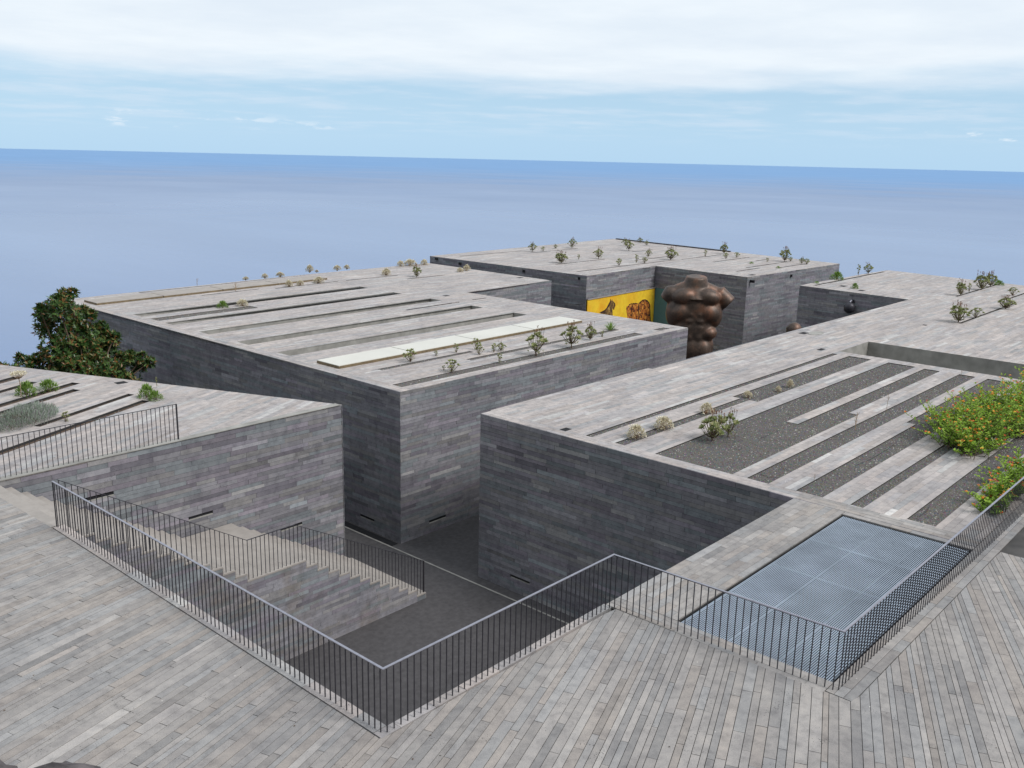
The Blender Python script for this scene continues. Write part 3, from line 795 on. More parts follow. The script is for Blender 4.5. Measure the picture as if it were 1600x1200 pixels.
def build_rails():
    H = .985; SPC = .122
    t = empty('railing', (7.2, 8.5, 0), 'long dark steel railing zigzagging round the courtyard void and grating', 'railing')
    pts = [(7.20, 18.80), (7.20, 8.54), (12.36, 8.50), (12.52, 4.50), (30.0, 4.38)]
    for i in range(4):
        a, b_ = pts[i], pts[i+1]; L = hypot(b_[0]-a[0], b_[1]-a[1]); dx, dy = (b_[0]-a[0])/L, (b_[1]-a[1])/L
        bar(t, (a[0]-dx*.02, a[1]-dy*.02, H-.006+.0015*(i % 2)), (b_[0]+dx*.02, b_[1]+dy*.02, H-.006+.0015*(i % 2)), .038, .012)
        bar(t, (a[0], a[1], H-.019), (b_[0], b_[1], H-.019), .014, .012, 'under_flat', 'rail_steel')
        n = int(L/SPC)
        for k in range(n):
            s = (k+.5)*L/n
            if i == 3 and s > 12.5: break
            baluster(t, a[0]+dx*s, a[1]+dy*s, 0.0, H-.02)
    for k in range(3):
        m_ = MB(); m_.box((-.02+7.2, 18.78+k*.04, 0), (.0+7.2, 18.79+k*.04, H-.01))
        if k == 0: m_.build('end_post', 'rail_steel', t).location = -Vector(t.location)
    # stairs railing
    s = empty('railing', (12, STAIR_Y, -2.7), 'dark steel railing stepping down the open side of the staircase', 'railing')
    y = STAIR_Y+.05
    f1a, f1b = (7.36, -.02), (11.62, -2.72)
    def ztop(x):
        if x < 11.65: return -.05+(x-7.3)*(-1.64+.05)/(11.65-7.3)+.98-.0 if False else .955+(x-7.33)*(-1.70-.955)/(11.65-7.33)
        if x < 13.05: return -1.70
        return -1.70+(x-13.05)*(-4.16+1.70)/(17.55-13.05)
    K = [7.33, 11.65, 13.05, 17.57]
    for a, b_ in zip(K, K[1:]):
        bar(s, (a, y, ztop(a+1e-4 if a != 13.05 else a)), (b_, y, ztop(b_-1e-4)), .03, .012, 'handrail', 'rail_steel')
    n = int((17.57-7.33)/SPC)
    for k in range(n+1):
        x = 7.36+k*(17.56-7.36)/n
        z = next((z for a, b_, z in STEPS if a <= x < b_), STEPS[-1][2])
        baluster(s, x, y, z, ztop(x)-.006)
    m_ = MB(); m_.box((17.55, y-.025, STEPS[-1][2]), (17.575, y+.025, ztop(17.57))); m_.build('end_post', 'rail_steel', s).location = -Vector(s.location)
    # short railing on the left block
    r = empty('railing', (9, 22.54, .02), 'short dark steel railing on the coping of the left stone roof', 'railing')
    bar(r, (-2, 22.54, 1.0), (11.98, 22.54, 1.0), .03, .012, 'handrail', 'rail_steel')
    n = int(13.9/SPC)
    for k in range(n): baluster(r, 11.86-k*SPC, 22.54, .022, .994)
    m_ = MB(); m_.box((11.955, 22.515, .022), (11.98, 22.565, 1.004)); m_.build('end_post', 'rail_steel', r).location = -Vector(r.location)
build_rails()

# ================================================================== MURAL, STATUE, SMALL THINGS
def build_mural():
    t = empty('mural_panel', (54.4, 37.5, FLOOR), 'yellow painted wall panel with a seated cat and a spotted beast', 'mural')
    mt, nt, b = nodes_of('mural_yellow')
    n = texnoise(nt, .55, 5, .6); f = texnoise(nt, 3, 4, .6)
    c = ramp(nt, n.outputs['Fac'], [(.3, (.80, .45, .02)), (.5, (.82, .56, .03)), (.7, (.78, .38, .015))])
    c = mul(nt, c, ramp(nt, f.outputs['Fac'], [(.3, (.86, .84, .8)), (.7, (1.05, 1.05, 1.05))]))
    nt.links.new(c, b.inputs['Base Color']); b.inputs['Roughness'].default_value = .6
    a, c_ = (49.80, 37.46), (58.62, 37.89)
    def pt(x, z, off=0.0): return (x, a[1]+(c_[1]-a[1])*(x-a[0])/(c_[0]-a[0])-off, z)
    m_ = MB(); P = [pt(a[0], FLOOR), pt(c_[0], FLOOR), pt(c_[0], -1.62), pt(a[0], -1.62)]; Q = [(p[0], p[1]+.06, p[2]) for p in P]
    m_.quads(P+Q, [(0,1,2,3),(1,5,6,2),(3,2,6,7),(0,3,7,4)]); m_.build('board', 'mural_yellow', t).location = -Vector(t.location)
    m_ = MB(); m_.quads([pt(a[0], -1.63, .05), pt(c_[0], -1.63, .05), pt(c_[0], -1.585, .05), pt(a[0], -1.585, .05)]+[(p[0], p[1]+.1, p[2]) for p in (pt(a[0], -1.63, .05), pt(c_[0], -1.63, .05), pt(c_[0], -1.585, .05), pt(a[0], -1.585, .05))], [(0,1,2,3),(3,2,6,7),(0,4,5,1)])
    m_.build('drip_edge', 'pale_slab', t).location = -Vector(t.location)
    def figmat(name, stops, sc):
        mt, nt, b = nodes_of(name); n = texnoise(nt, sc, 5, .7)
        nt.links.new(ramp(nt, n.outputs['Fac'], stops), b.inputs['Base Color']); b.inputs['Roughness'].default_value = .6
    figmat('cat_paint', [(.36, (.03, .015, .01)), (.5, (.20, .11, .03)), (.62, (.50, .33, .09))], 2.6)
    figmat('beast_paint', [(.40, (.10, .02, .008)), (.5, (.42, .13, .02)), (.62, (.66, .30, .05))], 4.2)
    figmat('dark_paint', [(.3, (.03, .012, .008)), (.7, (.07, .025, .012))], 3)
    Z = lambda q: [((905+x/11.43), 440+y/11.43) for x, y in q]
    def figure(px, mat, off, name):
        w = []
        for x, y in Z(px):
            d = ray(x, y); tt = 37.68/d.y; p = CO+d*tt; w.append(pt(p.x, p.z, off))
        m_ = MB(); k = len(w); m_.quads(w+[(p[0], p[1]+.012, p[2]) for p in w], [tuple(range(k))]); m_.build(name, mat, t).location = -Vector(t.location)
    cat = [(330,545),(380,525),(430,500),(465,465),(490,420),(515,375),(535,340),(540,300),(556,335),(566,340),(575,308),(588,345),(612,365),(628,395),(634,425),(618,460),(612,495),(595,500),(590,478),(578,492),(580,540),(585,600),(590,660),(470,660),(400,600)]
    figure(cat, 'cat_paint', .008, 'cat_figure')
    figure([(330,545),(380,525),(430,500),(465,465),(490,420),(515,375),(535,340),(540,300),(552,335),(540,390),(515,440),(490,470),(450,510),(420,545),(380,560)], 'dark_paint', .014, 'cat_outline')
    figure([(600,375),(612,365),(628,395),(634,425),(618,460),(612,495),(595,500),(592,470),(606,440),(612,410)], 'dark_paint', .014, 'cat_outline')
    beast = [(845,470),(855,430),(875,440),(895,405),(935,390),(980,392),(1020,380),(1060,390),(1085,385),(1120,350),(1160,325),(1205,318),(1250,340),(1280,375),(1300,420),(1305,520),(1308,620),(1320,760),(860,760),(865,620),(848,540)]
    figure(beast, 'beast_paint', .008, 'beast_figure')
    rr = random.Random(5)
    def inside(x, y, P):
        r_ = False; n_ = len(P)
        for i in range(n_):
            (x0, y0), (x1, y1) = P[i], P[(i+1) % n_]
            if (y0 > y) != (y1 > y) and x < (x1-x0)*(y-y0)/(y1-y0)+x0: r_ = not r_
        return r_
    k = 0
    while k < 70:
        x, y = rr.uniform(850, 1310), rr.uniform(330, 740)
        if x < 1080 and rr.random() < .6: continue
        if not inside(x, y, beast): continue
        s = rr.uniform(5, 13); e = rr.uniform(1, 2.2)
        figure([(x+s*cos(q*pi/3)*rr.uniform(.6, 1.2), y+e*s*sin(q*pi/3)*rr.uniform(.6, 1.2)) for q in range(6)], 'dark_paint', .014+.0006*(k % 8), 'spot'); k += 1
    for ln in ([(1085,385),(1120,350),(1160,325),(1205,318),(1250,340),(1280,375),(1300,420),(1308,620),(1318,740),(1304,740),(1292,620),(1286,430),(1265,385),(1240,355),(1205,335),(1165,342),(1130,365),(1098,400)],
               [(950,400),(962,420),(950,480),(960,560),(955,660),(944,660),(945,560),(936,480)], [(1078,390),(1092,420),(1082,520),(1095,620),(1082,700),(1070,700),(1078,600),(1066,500),(1074,430)],
               [(895,405),(935,390),(980,392),(1020,380),(1060,390),(1058,402),(1020,394),(980,405),(938,404),(900,418)]):
        figure(ln, 'dark_paint', .020, 'beast_outline')
build_mural()

def build_statue():
    t = empty('torso_statue', (47.4, 27.85, FLOOR), 'huge headless bronze torso of a muscular man rising from the court', 'statue')
    mb = bmesh.new()
    def ell(c, r, rot=None):
        M = Matrix.Translation(c)
        if rot: M = M @ Matrix.Rotation(rot[0], 4, 'X') @ Matrix.Rotation(rot[1], 4, 'Y') @ Matrix.Rotation(rot[2], 4, 'Z')
        bmesh.ops.create_uvsphere(mb, u_segments=24, v_segments=14, radius=1, matrix=M @ Matrix.Diagonal((*r, 1)))
    def cyl(a, b_, r0, r1):
        a, b_ = Vector(a), Vector(b_); d = b_-a
        M = Matrix.Translation((a+b_)/2) @ d.to_track_quat('Z', 'Y').to_matrix().to_4x4()
        bmesh.ops.create_cone(mb, cap_ends=True, cap_tris=False, segments=28, radius1=r0, radius2=r1, depth=d.length, matrix=M)
    Z = 6.50
    z = lambda k: Z+k
    ell((0, .05, z(-1.70)), (1.50, .92, 1.30)); ell((0, .05, z(-2.2)), (1.45, .86, 1.1)); ell((0, .05, z(-3.0)), (1.30, .84, 1.3)); ell((0, .1, z(-4.15)), (1.30, .90, 1.1))
    for s in (-1, 1):
        ell((s*.56, .1, z(-5.3)), (.62, .68, 1.8))
        ell((s*.72, .10, z(-.78)), (.95, .52, .40), (0, s*.30, 0))          # shoulder girdle
        ell((s*1.38, .02, z(-1.10)), (.52, .52, .52))                         # deltoid
        ell((s*.66, -.50, z(-1.12)), (.74, .50, .47), (0, s*.10, 0))         # pectoral
        ell((s*1.08, .05, z(-2.0)), (.56, .78, 1.0), (0, s*-.14, 0))         # latissimus
        ell((s*.78, -.36, z(-2.02)), (.72, .56, .56), (0, s*.40, 0))         # rib arch
        ell((s*.25, -.58, z(-2.12)), (.29, .28, .25)); ell((s*.28, -.56, z(-2.52)), (.36, .27, .21)); ell((s*.27, -.54, z(-2.93)), (.36, .26, .21)); ell((s*.22, -.48, z(-3.45)), (.34, .29, .42))
        ell((s*.90, -.20, z(-3.25)), (.50, .58, .42))                         # oblique
        ell((s*.62, -.32, z(-4.3)), (.46, .48, .7))
    cyl((0, .10, z(-1.0)), (0, .0, z(0)), .86, .60); cyl((0, .10, z(-1.2)), (0, .04, z(-.38)), 1.15, .62)
    cyl((1.28, .0, z(-.92)), (1.98, -.14, z(-1.52)), .50, .46); cyl((-1.28, .05, z(-.92)), (-1.74, .1, z(-1.46)), .50, .36)
    me = bpy.data.meshes.new('body'); mb.to_mesh(me); mb.free(); me.materials.append(MATS['bronze'])
    o = bpy.data.objects.new('body', me); COL.objects.link(o); o.parent = t
    rm = o.modifiers.new('remesh', 'REMESH'); rm.mode = 'VOXEL'; rm.voxel_size = .05; rm.use_smooth_shade = True
    sm = o.modifiers.new('smooth', 'SMOOTH'); sm.iterations = 13; sm.factor = .5
    o.rotation_euler.z = radians(-53)
    # low plinth
    p = MB(); p.prism([(1.5*cos(k*pi/12)*.95, 1.2*sin(k*pi/12)) for k in range(24)], 0, .35); p.build('plinth', 'bronze', t)
build_statue()

def build_small():
    # wall lamp on the seaward block face, small bronze head beyond the parapet
    d = ray(1331, 478); p = CO+d*(56.35/d.x)
    t = empty('wall_lamp', p, 'dark round wall lamp with pale bracket on the far shaded wall', 'lamp')
    m_ = MB(); m_.tube([(0, 0, .28), (-.18, 0, .36), (-.36, 0, .25)], .05, 8); m_.build('bracket', 'rail_top', t)
    m_ = MB(); m_.tube([(-.36, 0, .26), (-.36, 0, .2), (-.36, 0, .05), (-.36, 0, -.25), (-.36, 0, -.42)], [.08, .22, .34, .32, .12], 12); m_.build('lamp_shade', 'rail_steel', t, smooth=True)
    m_ = MB(); m_.box((-.02, -.12, .16), (.3, .12, .4)); m_.build('wall_plate', 'rail_steel', t)
    p = CO+ray(1241, 512)*52
    t = empty('bronze_head', (p.x, p.y, FLOOR), 'small rounded bronze sculpture top peeping over the stone parapet', 'statue')
    hgt = p.z-FLOOR
    m_ = MB(); m_.tube([(0, 0, 0), (0, 0, .3), (0, 0, hgt-1.2), (.02, 0, hgt-.7), (0, .02, hgt-.35), (0, 0, hgt-.05), (0, 0, hgt+.2), (0, 0, hgt+.3)], [.5, .42, .34, .22, .38, .44, .30, .08], 14); m_.build('body', 'bronze', t, smooth=True)
    # irrigation hoses lying on the gravel
    for label, pts in (('thin black irrigation hose curled on the widest gravel bed', ((1186, 686), (1200, 680), (1218, 673))), ('thin black irrigation hose along the gravel beside the shrub lane', ((1336, 728), (1360, 718), (1384, 704), (1400, 692))),
                       ('short black irrigation hose in the gravel beside the steel grating', ((1437, 807), (1446, 800), (1452, 792))), ('black irrigation hose bent across the front gravel corner', ((1188, 741), (1200, 746), (1218, 747)))):
        m_ = MB(); w = [onz(x, y, -.03) for x, y in pts]; m_.tube(w, .011, 6); tag(m_.build('irrigation_hose', 'hose'), label, 'hose')
build_small()

# parapet rocks right under the viewer
def build_rocks():
    t = empty('dry_stone_wall', (1.2, 1.6, 0), 'rough dark lava stone wall top at the edge of the terrace', 'wall')
    rr = random.Random(3)
    b = ray(60, 1195); p0 = CO+b*(2.4/hypot(b.x, b.y))
    along = Vector((-.55, .83, 0))
    for k in range(-6, 7):
        c = p0+along*(k*.27-.03)+Vector((rr.uniform(-.03, .03), rr.uniform(-.03, .03), 0))
        drop = .165+abs(k)*.02+(0.30 if k < 0 else (.0 if k == 0 else -.02*k))
        bmx = bmesh.new(); bmesh.ops.create_icosphere(bmx, subdivisions=3, radius=1)
        sx, sy, sz = rr.uniform(.15, .19), rr.uniform(.13, .17), rr.uniform(.1, .13); ph = [rr.uniform(0, 6) for _ in range(6)]
        for v in bmx.verts:
            n = v.co.normalized(); k_ = 1+.14*sin(3*n.x+ph[0])*sin(4*n.y+ph[1])+.1*sin(7*n.z+ph[2])*sin(6*n.x+ph[3])+.07*sin(15*n.y+ph[4])*sin(13*n.z+ph[5])+.05*sin(29*n.x+ph[0])*sin(27*n.y+ph[2])
            v.co = Vector((n.x*sx, n.y*sy, n.z*sz))*k_
        me = bpy.data.meshes.new('rock'); bmx.to_mesh(me); bmx.free(); me.materials.append(MATS['lava_rock']); me.shade_smooth()
        o = bpy.data.objects.new('rock', me); COL.objects.link(o); o.parent = t; o.location = c+Vector((0, 0, -drop))-Vector(t.location)
    q0 = p0+along*-1.75; q1 = p0+along*1.75; nrm = Vector((.83, .55, 0))
    m_ = MB(); m_.prism([(q0.x-nrm.x*.1, q0.y-nrm.y*.1), (q0.x+nrm.x*.06, q0.y+nrm.y*.06), (q1.x+nrm.x*.06, q1.y+nrm.y*.06), (q1.x-nrm.x*.1, q1.y-nrm.y*.1)], 0, p0.z-.5)
    m_.build('wall_body', 'lava_rock', t).location = -Vector(t.location)
build_rocks()

# ================================================================== PLANTS
def vec(az, el): return Vector((cos(az)*cos(el), sin(az)*cos(el), sin(el)))
def rosette(mb, p, d, n, L, W, rr, lo=.15, hi=.95, spread=1.1):
    a = d.orthogonal().normalized(); b = d.cross(a)
    for i in range(n):
        t = 2.4*i+rr.uniform(-.3, .3); e = spread*(1-.55*i/n)
        q = d*cos(e)+(a*cos(t)+b*sin(t))*sin(e)
        mb.leaf(p, q, d, L*rr.uniform(.75, 1.1), W, rr.uniform(lo, hi))
def shrub_succulent(h, w, n, seed, stalks=0):
    """branching stems each ending in a leaf rosette; h, w in metres"""
    rr = random.Random(seed); st = MB(); fo = MB(); sk = MB()
    trunk = h*rr.uniform(.12, .24); top = Vector((rr.uniform(-.04, .04), rr.uniform(-.04, .04), trunk))
    st.tube([(0, 0, -.05), top*.5, top], [h*.045, h*.035, h*.03], 5)
    for i in range(n):
        az = 2.4*i+rr.uniform(-.4, .4); f = sqrt((i+.6)/n); r = w*.5*f*rr.uniform(.75, 1.05)
        zt = trunk+(h-trunk)*(1-.55*f*f)*rr.uniform(.78, 1.0)
        p = Vector((cos(az)*r, sin(az)*r, zt*.98)); mid = top*.55+p*.45+Vector((0, 0, -.08*h))
        st.tube([top, mid, p], [h*.022, h*.016, h*.012], 4)
        rosette(fo, p, (p-top+Vector((0, 0, h*.45))).normalized(), 15, h*.21, h*.095, rr)
    for i in range(n*2):  # loose lower leaves and dead wisps
        az = rr.uniform(0, 6.28); p = Vector((cos(az), sin(az), 0))*w*.3*rr.random()+Vector((0, 0, h*rr.uniform(.12, .6)))
        for _ in range(4): fo.leaf(p, vec(az+rr.gauss(0, .9), rr.uniform(-.2, 1.2)), Vector((0, 0, 1)), h*.14, h*.05, rr.uniform(.3, 1))
    for i in range(stalks):
        az = rr.uniform(0, 6.28); r = w*.35*rr.random(); p = Vector((cos(az)*r, sin(az)*r, h*.75)); q = p+Vector((rr.uniform(-.1, .1)*h, rr.uniform(-.1, .1)*h, h*rr.uniform(.3, .5)))
        sk.tube([p, q], [h*.008, h*.006], 3, .3)
        for _ in range(9): sk.leaf(q+Vector((0, 0, rr.uniform(-.07, .05)*h)), vec(rr.uniform(0, 6.28), rr.uniform(.2, 1.2)), Vector((0, 0, 1)), h*.075, h*.045, rr.uniform(.05, .9))
    return [('stem', st, 'bark'), ('foliage', fo, 'succulent')]+([('flower_stalk', sk, 'rusty_stalk')] if stalks else [])
def shrub_dry(h, w, seed):
    rr = random.Random(seed); st = MB(); fo = MB()
    for i in range(46):
        az = 2.4*i; el = radians(12+78*(1-(i/46)))*rr.uniform(.9, 1.05); d = vec(az, min(el, 1.5))
        p = Vector((d.x*w*.5, d.y*w*.5, d.z*h*.86+.05*h))*rr.uniform(.82, 1.03)
        st.tube([(0, 0, -.03), p*.5+Vector((0, 0, .05*h)), p], [h*.018, h*.012, h*.008], 3)
        for _ in range(12):
            q = p+Vector((rr.gauss(0, 1), rr.gauss(0, 1), rr.gauss(0, 1)))*w*.05
            fo.leaf(q, (d+Vector((rr.gauss(0, .5), rr.gauss(0, .5), rr.gauss(.2, .5)))).normalized(), Vector((0, 0, 1)), h*.18, h*.12, rr.random())
    return [('stem', st, 'dry_wood'), ('flower_head', fo, 'dry_flower')]
def shrub_leafy(h, w, n, seed, mat='bright_green', L=.16, W=.04):
    rr = random.Random(seed); st = MB(); fo = MB()
    for i in range(14):
        az = 2.4*i; r = w*.33*sqrt(i/14); st.tube([(0, 0, -.03), (cos(az)*r, sin(az)*r, h*.7)], [h*.02, h*.008], 3)
    for i in range(n):
        az = rr.uniform(0, 6.28); el = rr.uniform(.0, 1.5); d = vec(az, el); k = rr.uniform(.55, 1.0)**.6
        lump = 1+.16*sin(3*az+seed)+.1*sin(5*az+2*el)
        p = Vector((d.x*w*.5*lump, d.y*w*.5*lump, d.z*h*.92))*k
        fo.leaf(p, (d+Vector((rr.gauss(0, .35), rr.gauss(0, .35), .55+rr.gauss(0, .3)))).normalized(), Vector((0, 0, 1)), h*L*rr.uniform(.7, 1.3)*2, h*W*2.2, rr.random())
    return [('stem', st, 'bark'), ('foliage', fo, mat)]
def shrub_spiky(h, seed):
    rr = random.Random(seed); fo = MB()
    for i in range(34):
        az = 2.4*i; el = radians(25+62*(i/34)**.8); d = vec(az, el); fo.leaf(Vector((0, 0, 0)), d, Vector((0, 0, 1)), h*rr.uniform(.85, 1.1), h*.09, rr.random())
    st = MB(); st.tube([(0, 0, -.05), (0, 0, h*.1)], [h*.1, h*.08], 6)
    return [('stem', st, 'bark'), ('foliage', fo, 'bright_green')]
def twig(h, seed):
    rr = random.Random(seed); st = MB()
    st.tube([(0, 0, -.05), (rr.uniform(-.05, .05)*h, 0, h*.5), (rr.uniform(-.1, .1)*h, .05*h, h)], [h*.028, h*.022, h*.012], 5)
    for i in range(6):
        z = h*rr.uniform(.4, .9); a = rr.uniform(0, 6.28); st.tube([(0, 0, z), (cos(a)*h*.12, sin(a)*h*.12, z+h*.1), (cos(a)*h*.2, sin(a)*h*.2, z+h*.25)], [h*.014, h*.011, h*.006], 4)
    return [('stem', st, 'dry_wood')]
PROTO = {}
def plant(kind, name, px, py, hpx, label, group=None, wr=1.0, z=-.045):
    """stand a plant of the given kind where the photo shows its foot; hpx = its height in photo pixels"""
    p = onz(px, py, z); dist = (p-CO).dot(CF); h = hpx*dist/FPX*1.08
    if kind not in PROTO:
        parts = KINDS[kind](); root = empty(name, (0, 0, 0))
        for nm, mb, mt in parts: mb.build(nm, mt, root)
        PROTO[kind] = root; o = root
    else: o = copy_tree(PROTO[kind]); o.name = name
    for k in ('label', 'category', 'group'):
        if k in o: del o[k]
    o.location = p; s = h; o.scale = (s*wr, s*wr, s); o.rotation_euler = (0, 0, RNG.uniform(0, 6.28))
    return tag(o, label, 'plant', group)
KINDS = {
 'suc1': lambda: shrub_succulent(1, .95, 11, 1), 'suc2': lambda: shrub_succulent(1, 1.1, 15, 2, 6), 'suc3': lambda: shrub_succulent(1, .6, 6, 3), 'suc4': lambda: shrub_succulent(1, 1.25, 22, 4, 12),
 'dry1': lambda: shrub_dry(1, 1.5, 5), 'dry2': lambda: shrub_dry(1, 1.3, 6),
 'leafy': lambda: shrub_leafy(1, 1.6, 420, 7), 'spiky': lambda: shrub_spiky(1, 8), 'twig': lambda: twig(1, 9), 'twig2': lambda: twig(1, 10),
 'tuft': lambda: shrub_leafy(1, 2.0, 240, 12),
}
def build_plants():
    G = 'succulent shrubs on the stone roofs'
    # front bed of the main block
    lab = 'small green succulent shrub in the gravel strip along the main block front edge'
    for k, x, y, h, w in (('suc1', 706, 583, 20, 1.15), ('suc3', 693, 580, 9, 1), ('suc3', 780, 569, 17, .8), ('suc3', 941, 528, 11, 1)): plant(k, 'succulent_shrub', x, y, h, lab, 'shrubs in the main front strip', w)
    plant('suc2', 'succulent_shrub', 838, 557, 34, 'tall branching succulent with bare stem in the main block front strip', None, .95)
    plant('suc2', 'succulent_shrub', 893, 545, 32, 'tall leggy succulent with rusty flower stalks near the white panels end', None, .9)
    plant('suc4', 'succulent_shrub', 922, 533, 22, 'bushy green succulent with dark seed heads near the spiky plant', None, .65)
    lab = 'small succulent shrub in the narrow gravel line beside the white skylight panels'
    for k, x, y, h, w in (('suc1', 641, 567, 20, 1.1), ('suc3', 681, 558, 10, 1), ('suc3', 713, 553, 16, .8), ('suc1', 744, 548, 18, .75), ('suc1', 749, 556, 16, .8), ('suc3', 772, 552, 15, 1), ('suc2', 783, 550, 13, 1)): plant(k, 'succulent_shrub', x, y, h, lab, 'shrubs beside the skylight panels', w)
    plant('spiky', 'spiky_plant', 953.5, 517, 15, 'bright green spiky rosette plant at the end of a gravel line')
    plant('leafy', 'leafy_shrub', 348, 482, 10, 'small green bush in the short gravel strip between two roof trenches', None, .95)
    plant('dry1', 'dry_shrub', 379, 479.5, 10, 'cream dry shrub beside a green bush between two roof trenches', None, 1.1)
    plant('twig', 'dry_shrub', 368, 456, 13, 'bare pale branching shrub in front of the far skylight panels', None, 1.6)
    lab = 'cream coloured dry shrub in a thin slot of the main roof'
    for x, y, h, w in ((452, 449, 10, .8), (469, 447, 8, 1), (498, 443, 9, 1.3), (719, 426, 7, 1), (729, 424, 9, .9)): plant('dry2', 'dry_shrub', x, y, h, lab, 'dry shrubs on the main roof', w)
    lab = 'pale dry shrub along the seaward edge of the main roof'
    for k, x, y, h, w in (('twig2', 308, 445, 9, 1.5), ('dry2', 384, 438, 5, 1.4), ('dry2', 414, 435.5, 7, 1), ('dry2', 438, 433, 7, 1.3), ('dry1', 484, 426, 10, .75), ('dry2', 495, 426, 4, 1), ('dry1', 527, 423, 7, 1.1), ('dry1', 542, 421, 6, 1), ('dry1', 626, 417, 8, .9), ('dry1', 641, 416, 9, 1.4), ('dry1', 663, 415, 8, .9)): plant(k, 'dry_shrub', x, y, h, {'twig2': 'thin bare twig on the seaward edge of the main roof', 'dry1': 'full rounded dry shrub along the seaward edge of the main roof', 'dry2': 'small low dry shrub behind the far skylight panels'}[k], 'dry shrubs on the seaward edge', w)
    plant('dry2', 'dry_shrub', 603.5, 431, 10, 'olive rounded shrub on the main roof, lower of two', None, 1.0)
    plant('suc4', 'succulent_shrub', 651, 434, 16, 'upright green shrub on the main roof near the back block', None, .75)
    # back block
    lab = 'wild shrub growing from a slot in the far block roof'
    for k, x, y, h, w in (('suc2', 832, 394, 12, 1), ('suc1', 848.5, 393, 7, 1), ('suc2', 868, 389, 6, 1), ('suc2', 894, 388.5, 13, .9), ('suc3', 904, 406.5, 9, .8), ('suc2', 935, 405, 14, 1), ('suc1', 967, 416, 11, .9), ('suc3', 994, 412, 14, .7),
        ('suc2', 982.5, 392.5, 14, .9), ('suc2', 977, 385, 10, 1), ('suc2', 1000, 380, 7, 1.2), ('suc2', 1010, 384, 7, 1), ('suc1', 1007, 412, 9, 1.1), ('suc2', 1013, 403, 11, .8), ('suc4', 1048, 407, 16, 1), ('suc3', 1102, 402, 11, .8), ('suc4', 1131, 397, 14, .7), ('suc1', 1134, 405, 9, 1), ('suc1', 1151, 403, 8, 1.2),
        ('suc3', 1198.5, 410, 7, 1.2), ('suc4', 1226, 409.5, 18, .8), ('suc1', 1235, 409, 7, 1), ('suc2', 1252.5, 413, 9, .9), ('suc1', 1260, 414, 9, 1.1)): plant(k, 'succulent_shrub', x, y, h, {'suc1': 'compact rounded green shrub in a slot of the far block roof', 'suc2': 'wispy shrub with rusty stalks in a slot of the far block roof', 'suc3': 'slim sparse shrub in a slot of the far block roof', 'suc4': 'bushy shrub with many seed heads in a slot of the far block roof'}[k], 'shrubs on the far block roof', w)
    plant('suc4', 'succulent_shrub', 876.5, 412, 15, 'broad dark green shrub, widest on the far block roof', None, 1.15)
    for x, y in ((1174, 413), (1216, 420)): plant('tuft', 'grass_tuft', x, y, 3.5, 'low green tuft in a slot of the far block roof', 'low tufts on the far roof', 1)
    # right block, seaward part
    plant('leafy', 'leafy_shrub', 1307.5, 438, 11, 'bright green rounded bush at the corner beside the far block', None, 1.0)
    plant('tuft', 'grass_tuft', 1276, 444, 4, 'low green tuft in the edge slot near the far block corner')
    plant('suc3', 'succulent_shrub', 1341, 431, 17, 'thin dark seed stalk plant on the seaward edge slot', None, .5)
    plant('suc2', 'succulent_shrub', 1356, 429, 14, 'wispy shrub beside the thin stalk on the seaward edge slot', None, 1)
    plant('leafy', 'leafy_shrub', 1335.6, 452, 8, 'tiny bright green clump above the shaded wall with the lamp', None, .75)
    plant('suc4', 'succulent_shrub', 1500, 463, 20, 'round green shrub with a short stem, first in its roof slot', None, .65)
    plant('suc3', 'succulent_shrub', 1514, 458, 15, 'slim pinkish stalk plant between two round shrubs', None, .6)
    plant('suc4', 'succulent_shrub', 1532.5, 454, 22, 'tall feathery grey-green shrub in the seaward roof slot', None, .85)
    plant('suc4', 'succulent_shrub', 1547, 449, 19, 'feathery shrub with dark seed heads against the sea', None, .85)
    plant('leafy', 'leafy_shrub', 1560.6, 446.5, 7, 'low bright green bush at the end of the seaward roof slot', None, 1.1)
    plant('suc1', 'succulent_shrub', 1582, 463, 13, 'compact green shrub alone at the right roof slot end', None, 1.1)
    plant('suc4', 'succulent_shrub', 1496.5, 505, 25, 'spreading shrub with rusty flower stalks at the foot of a roof slot', None, 1.0)
    plant('suc1', 'succulent_shrub', 1524.6, 498, 16, 'leaning green shrub in the middle of a roof slot', None, 1.2)
    plant('suc4', 'succulent_shrub', 1571, 484, 17, 'wide green shrub at the upper end of a roof slot', None, 1.2)
    # right block, near beds
    plant('dry1', 'dry_shrub', 1104, 648, 16, 'cream dry ball shrub, farthest of three in the narrow gravel lane', None, .8)
    plant('dry1', 'dry_shrub', 1036, 672, 18, 'cream dry ball shrub, middle of three in the narrow gravel lane', None, 1.0)
    plant('dry1', 'dry_shrub', 993, 686, 19, 'cream dry ball shrub, first of three near the block edge', None, .95)
    plant('dry2', 'dry_shrub', 1168, 622, 10, 'faded dry shrub at the step of the gravel lane', None, 1.0)
    plant('dry2', 'dry_shrub', 1216, 613, 9, 'small pale dry shrub in the second gravel bed, shorter of two', None, .7)
    plant('dry2', 'dry_shrub', 1234, 606.5, 12, 'small pale dry shrub in the second gravel bed, taller of two', None, .65)
    plant('suc4', 'succulent_shrub', 1113, 690, 38, 'green succulent shrub with rusty seed stalks in the widest gravel bed', None, .9)
    plant('suc2', 'succulent_shrub', 1138, 684, 34, 'yellow-green succulent beside its larger neighbour in the widest gravel bed', None, .8)
    plant('twig', 'dead_twig', 1336, 673, 27, 'forked bleached dead stem in the third gravel bed')
    plant('twig2', 'dead_twig', 1385, 643, 24, 'thin straight dead stem in the long gravel bed', None, .5)
    plant('twig2', 'dead_twig', 1501.6, 590, 11, 'short dead stem near the sunken court edge', None, .6)
    plant('twig', 'dead_twig', 1272, 752, 11, 'tiny dry stem near the front edge of the gravel beds', None, .9)
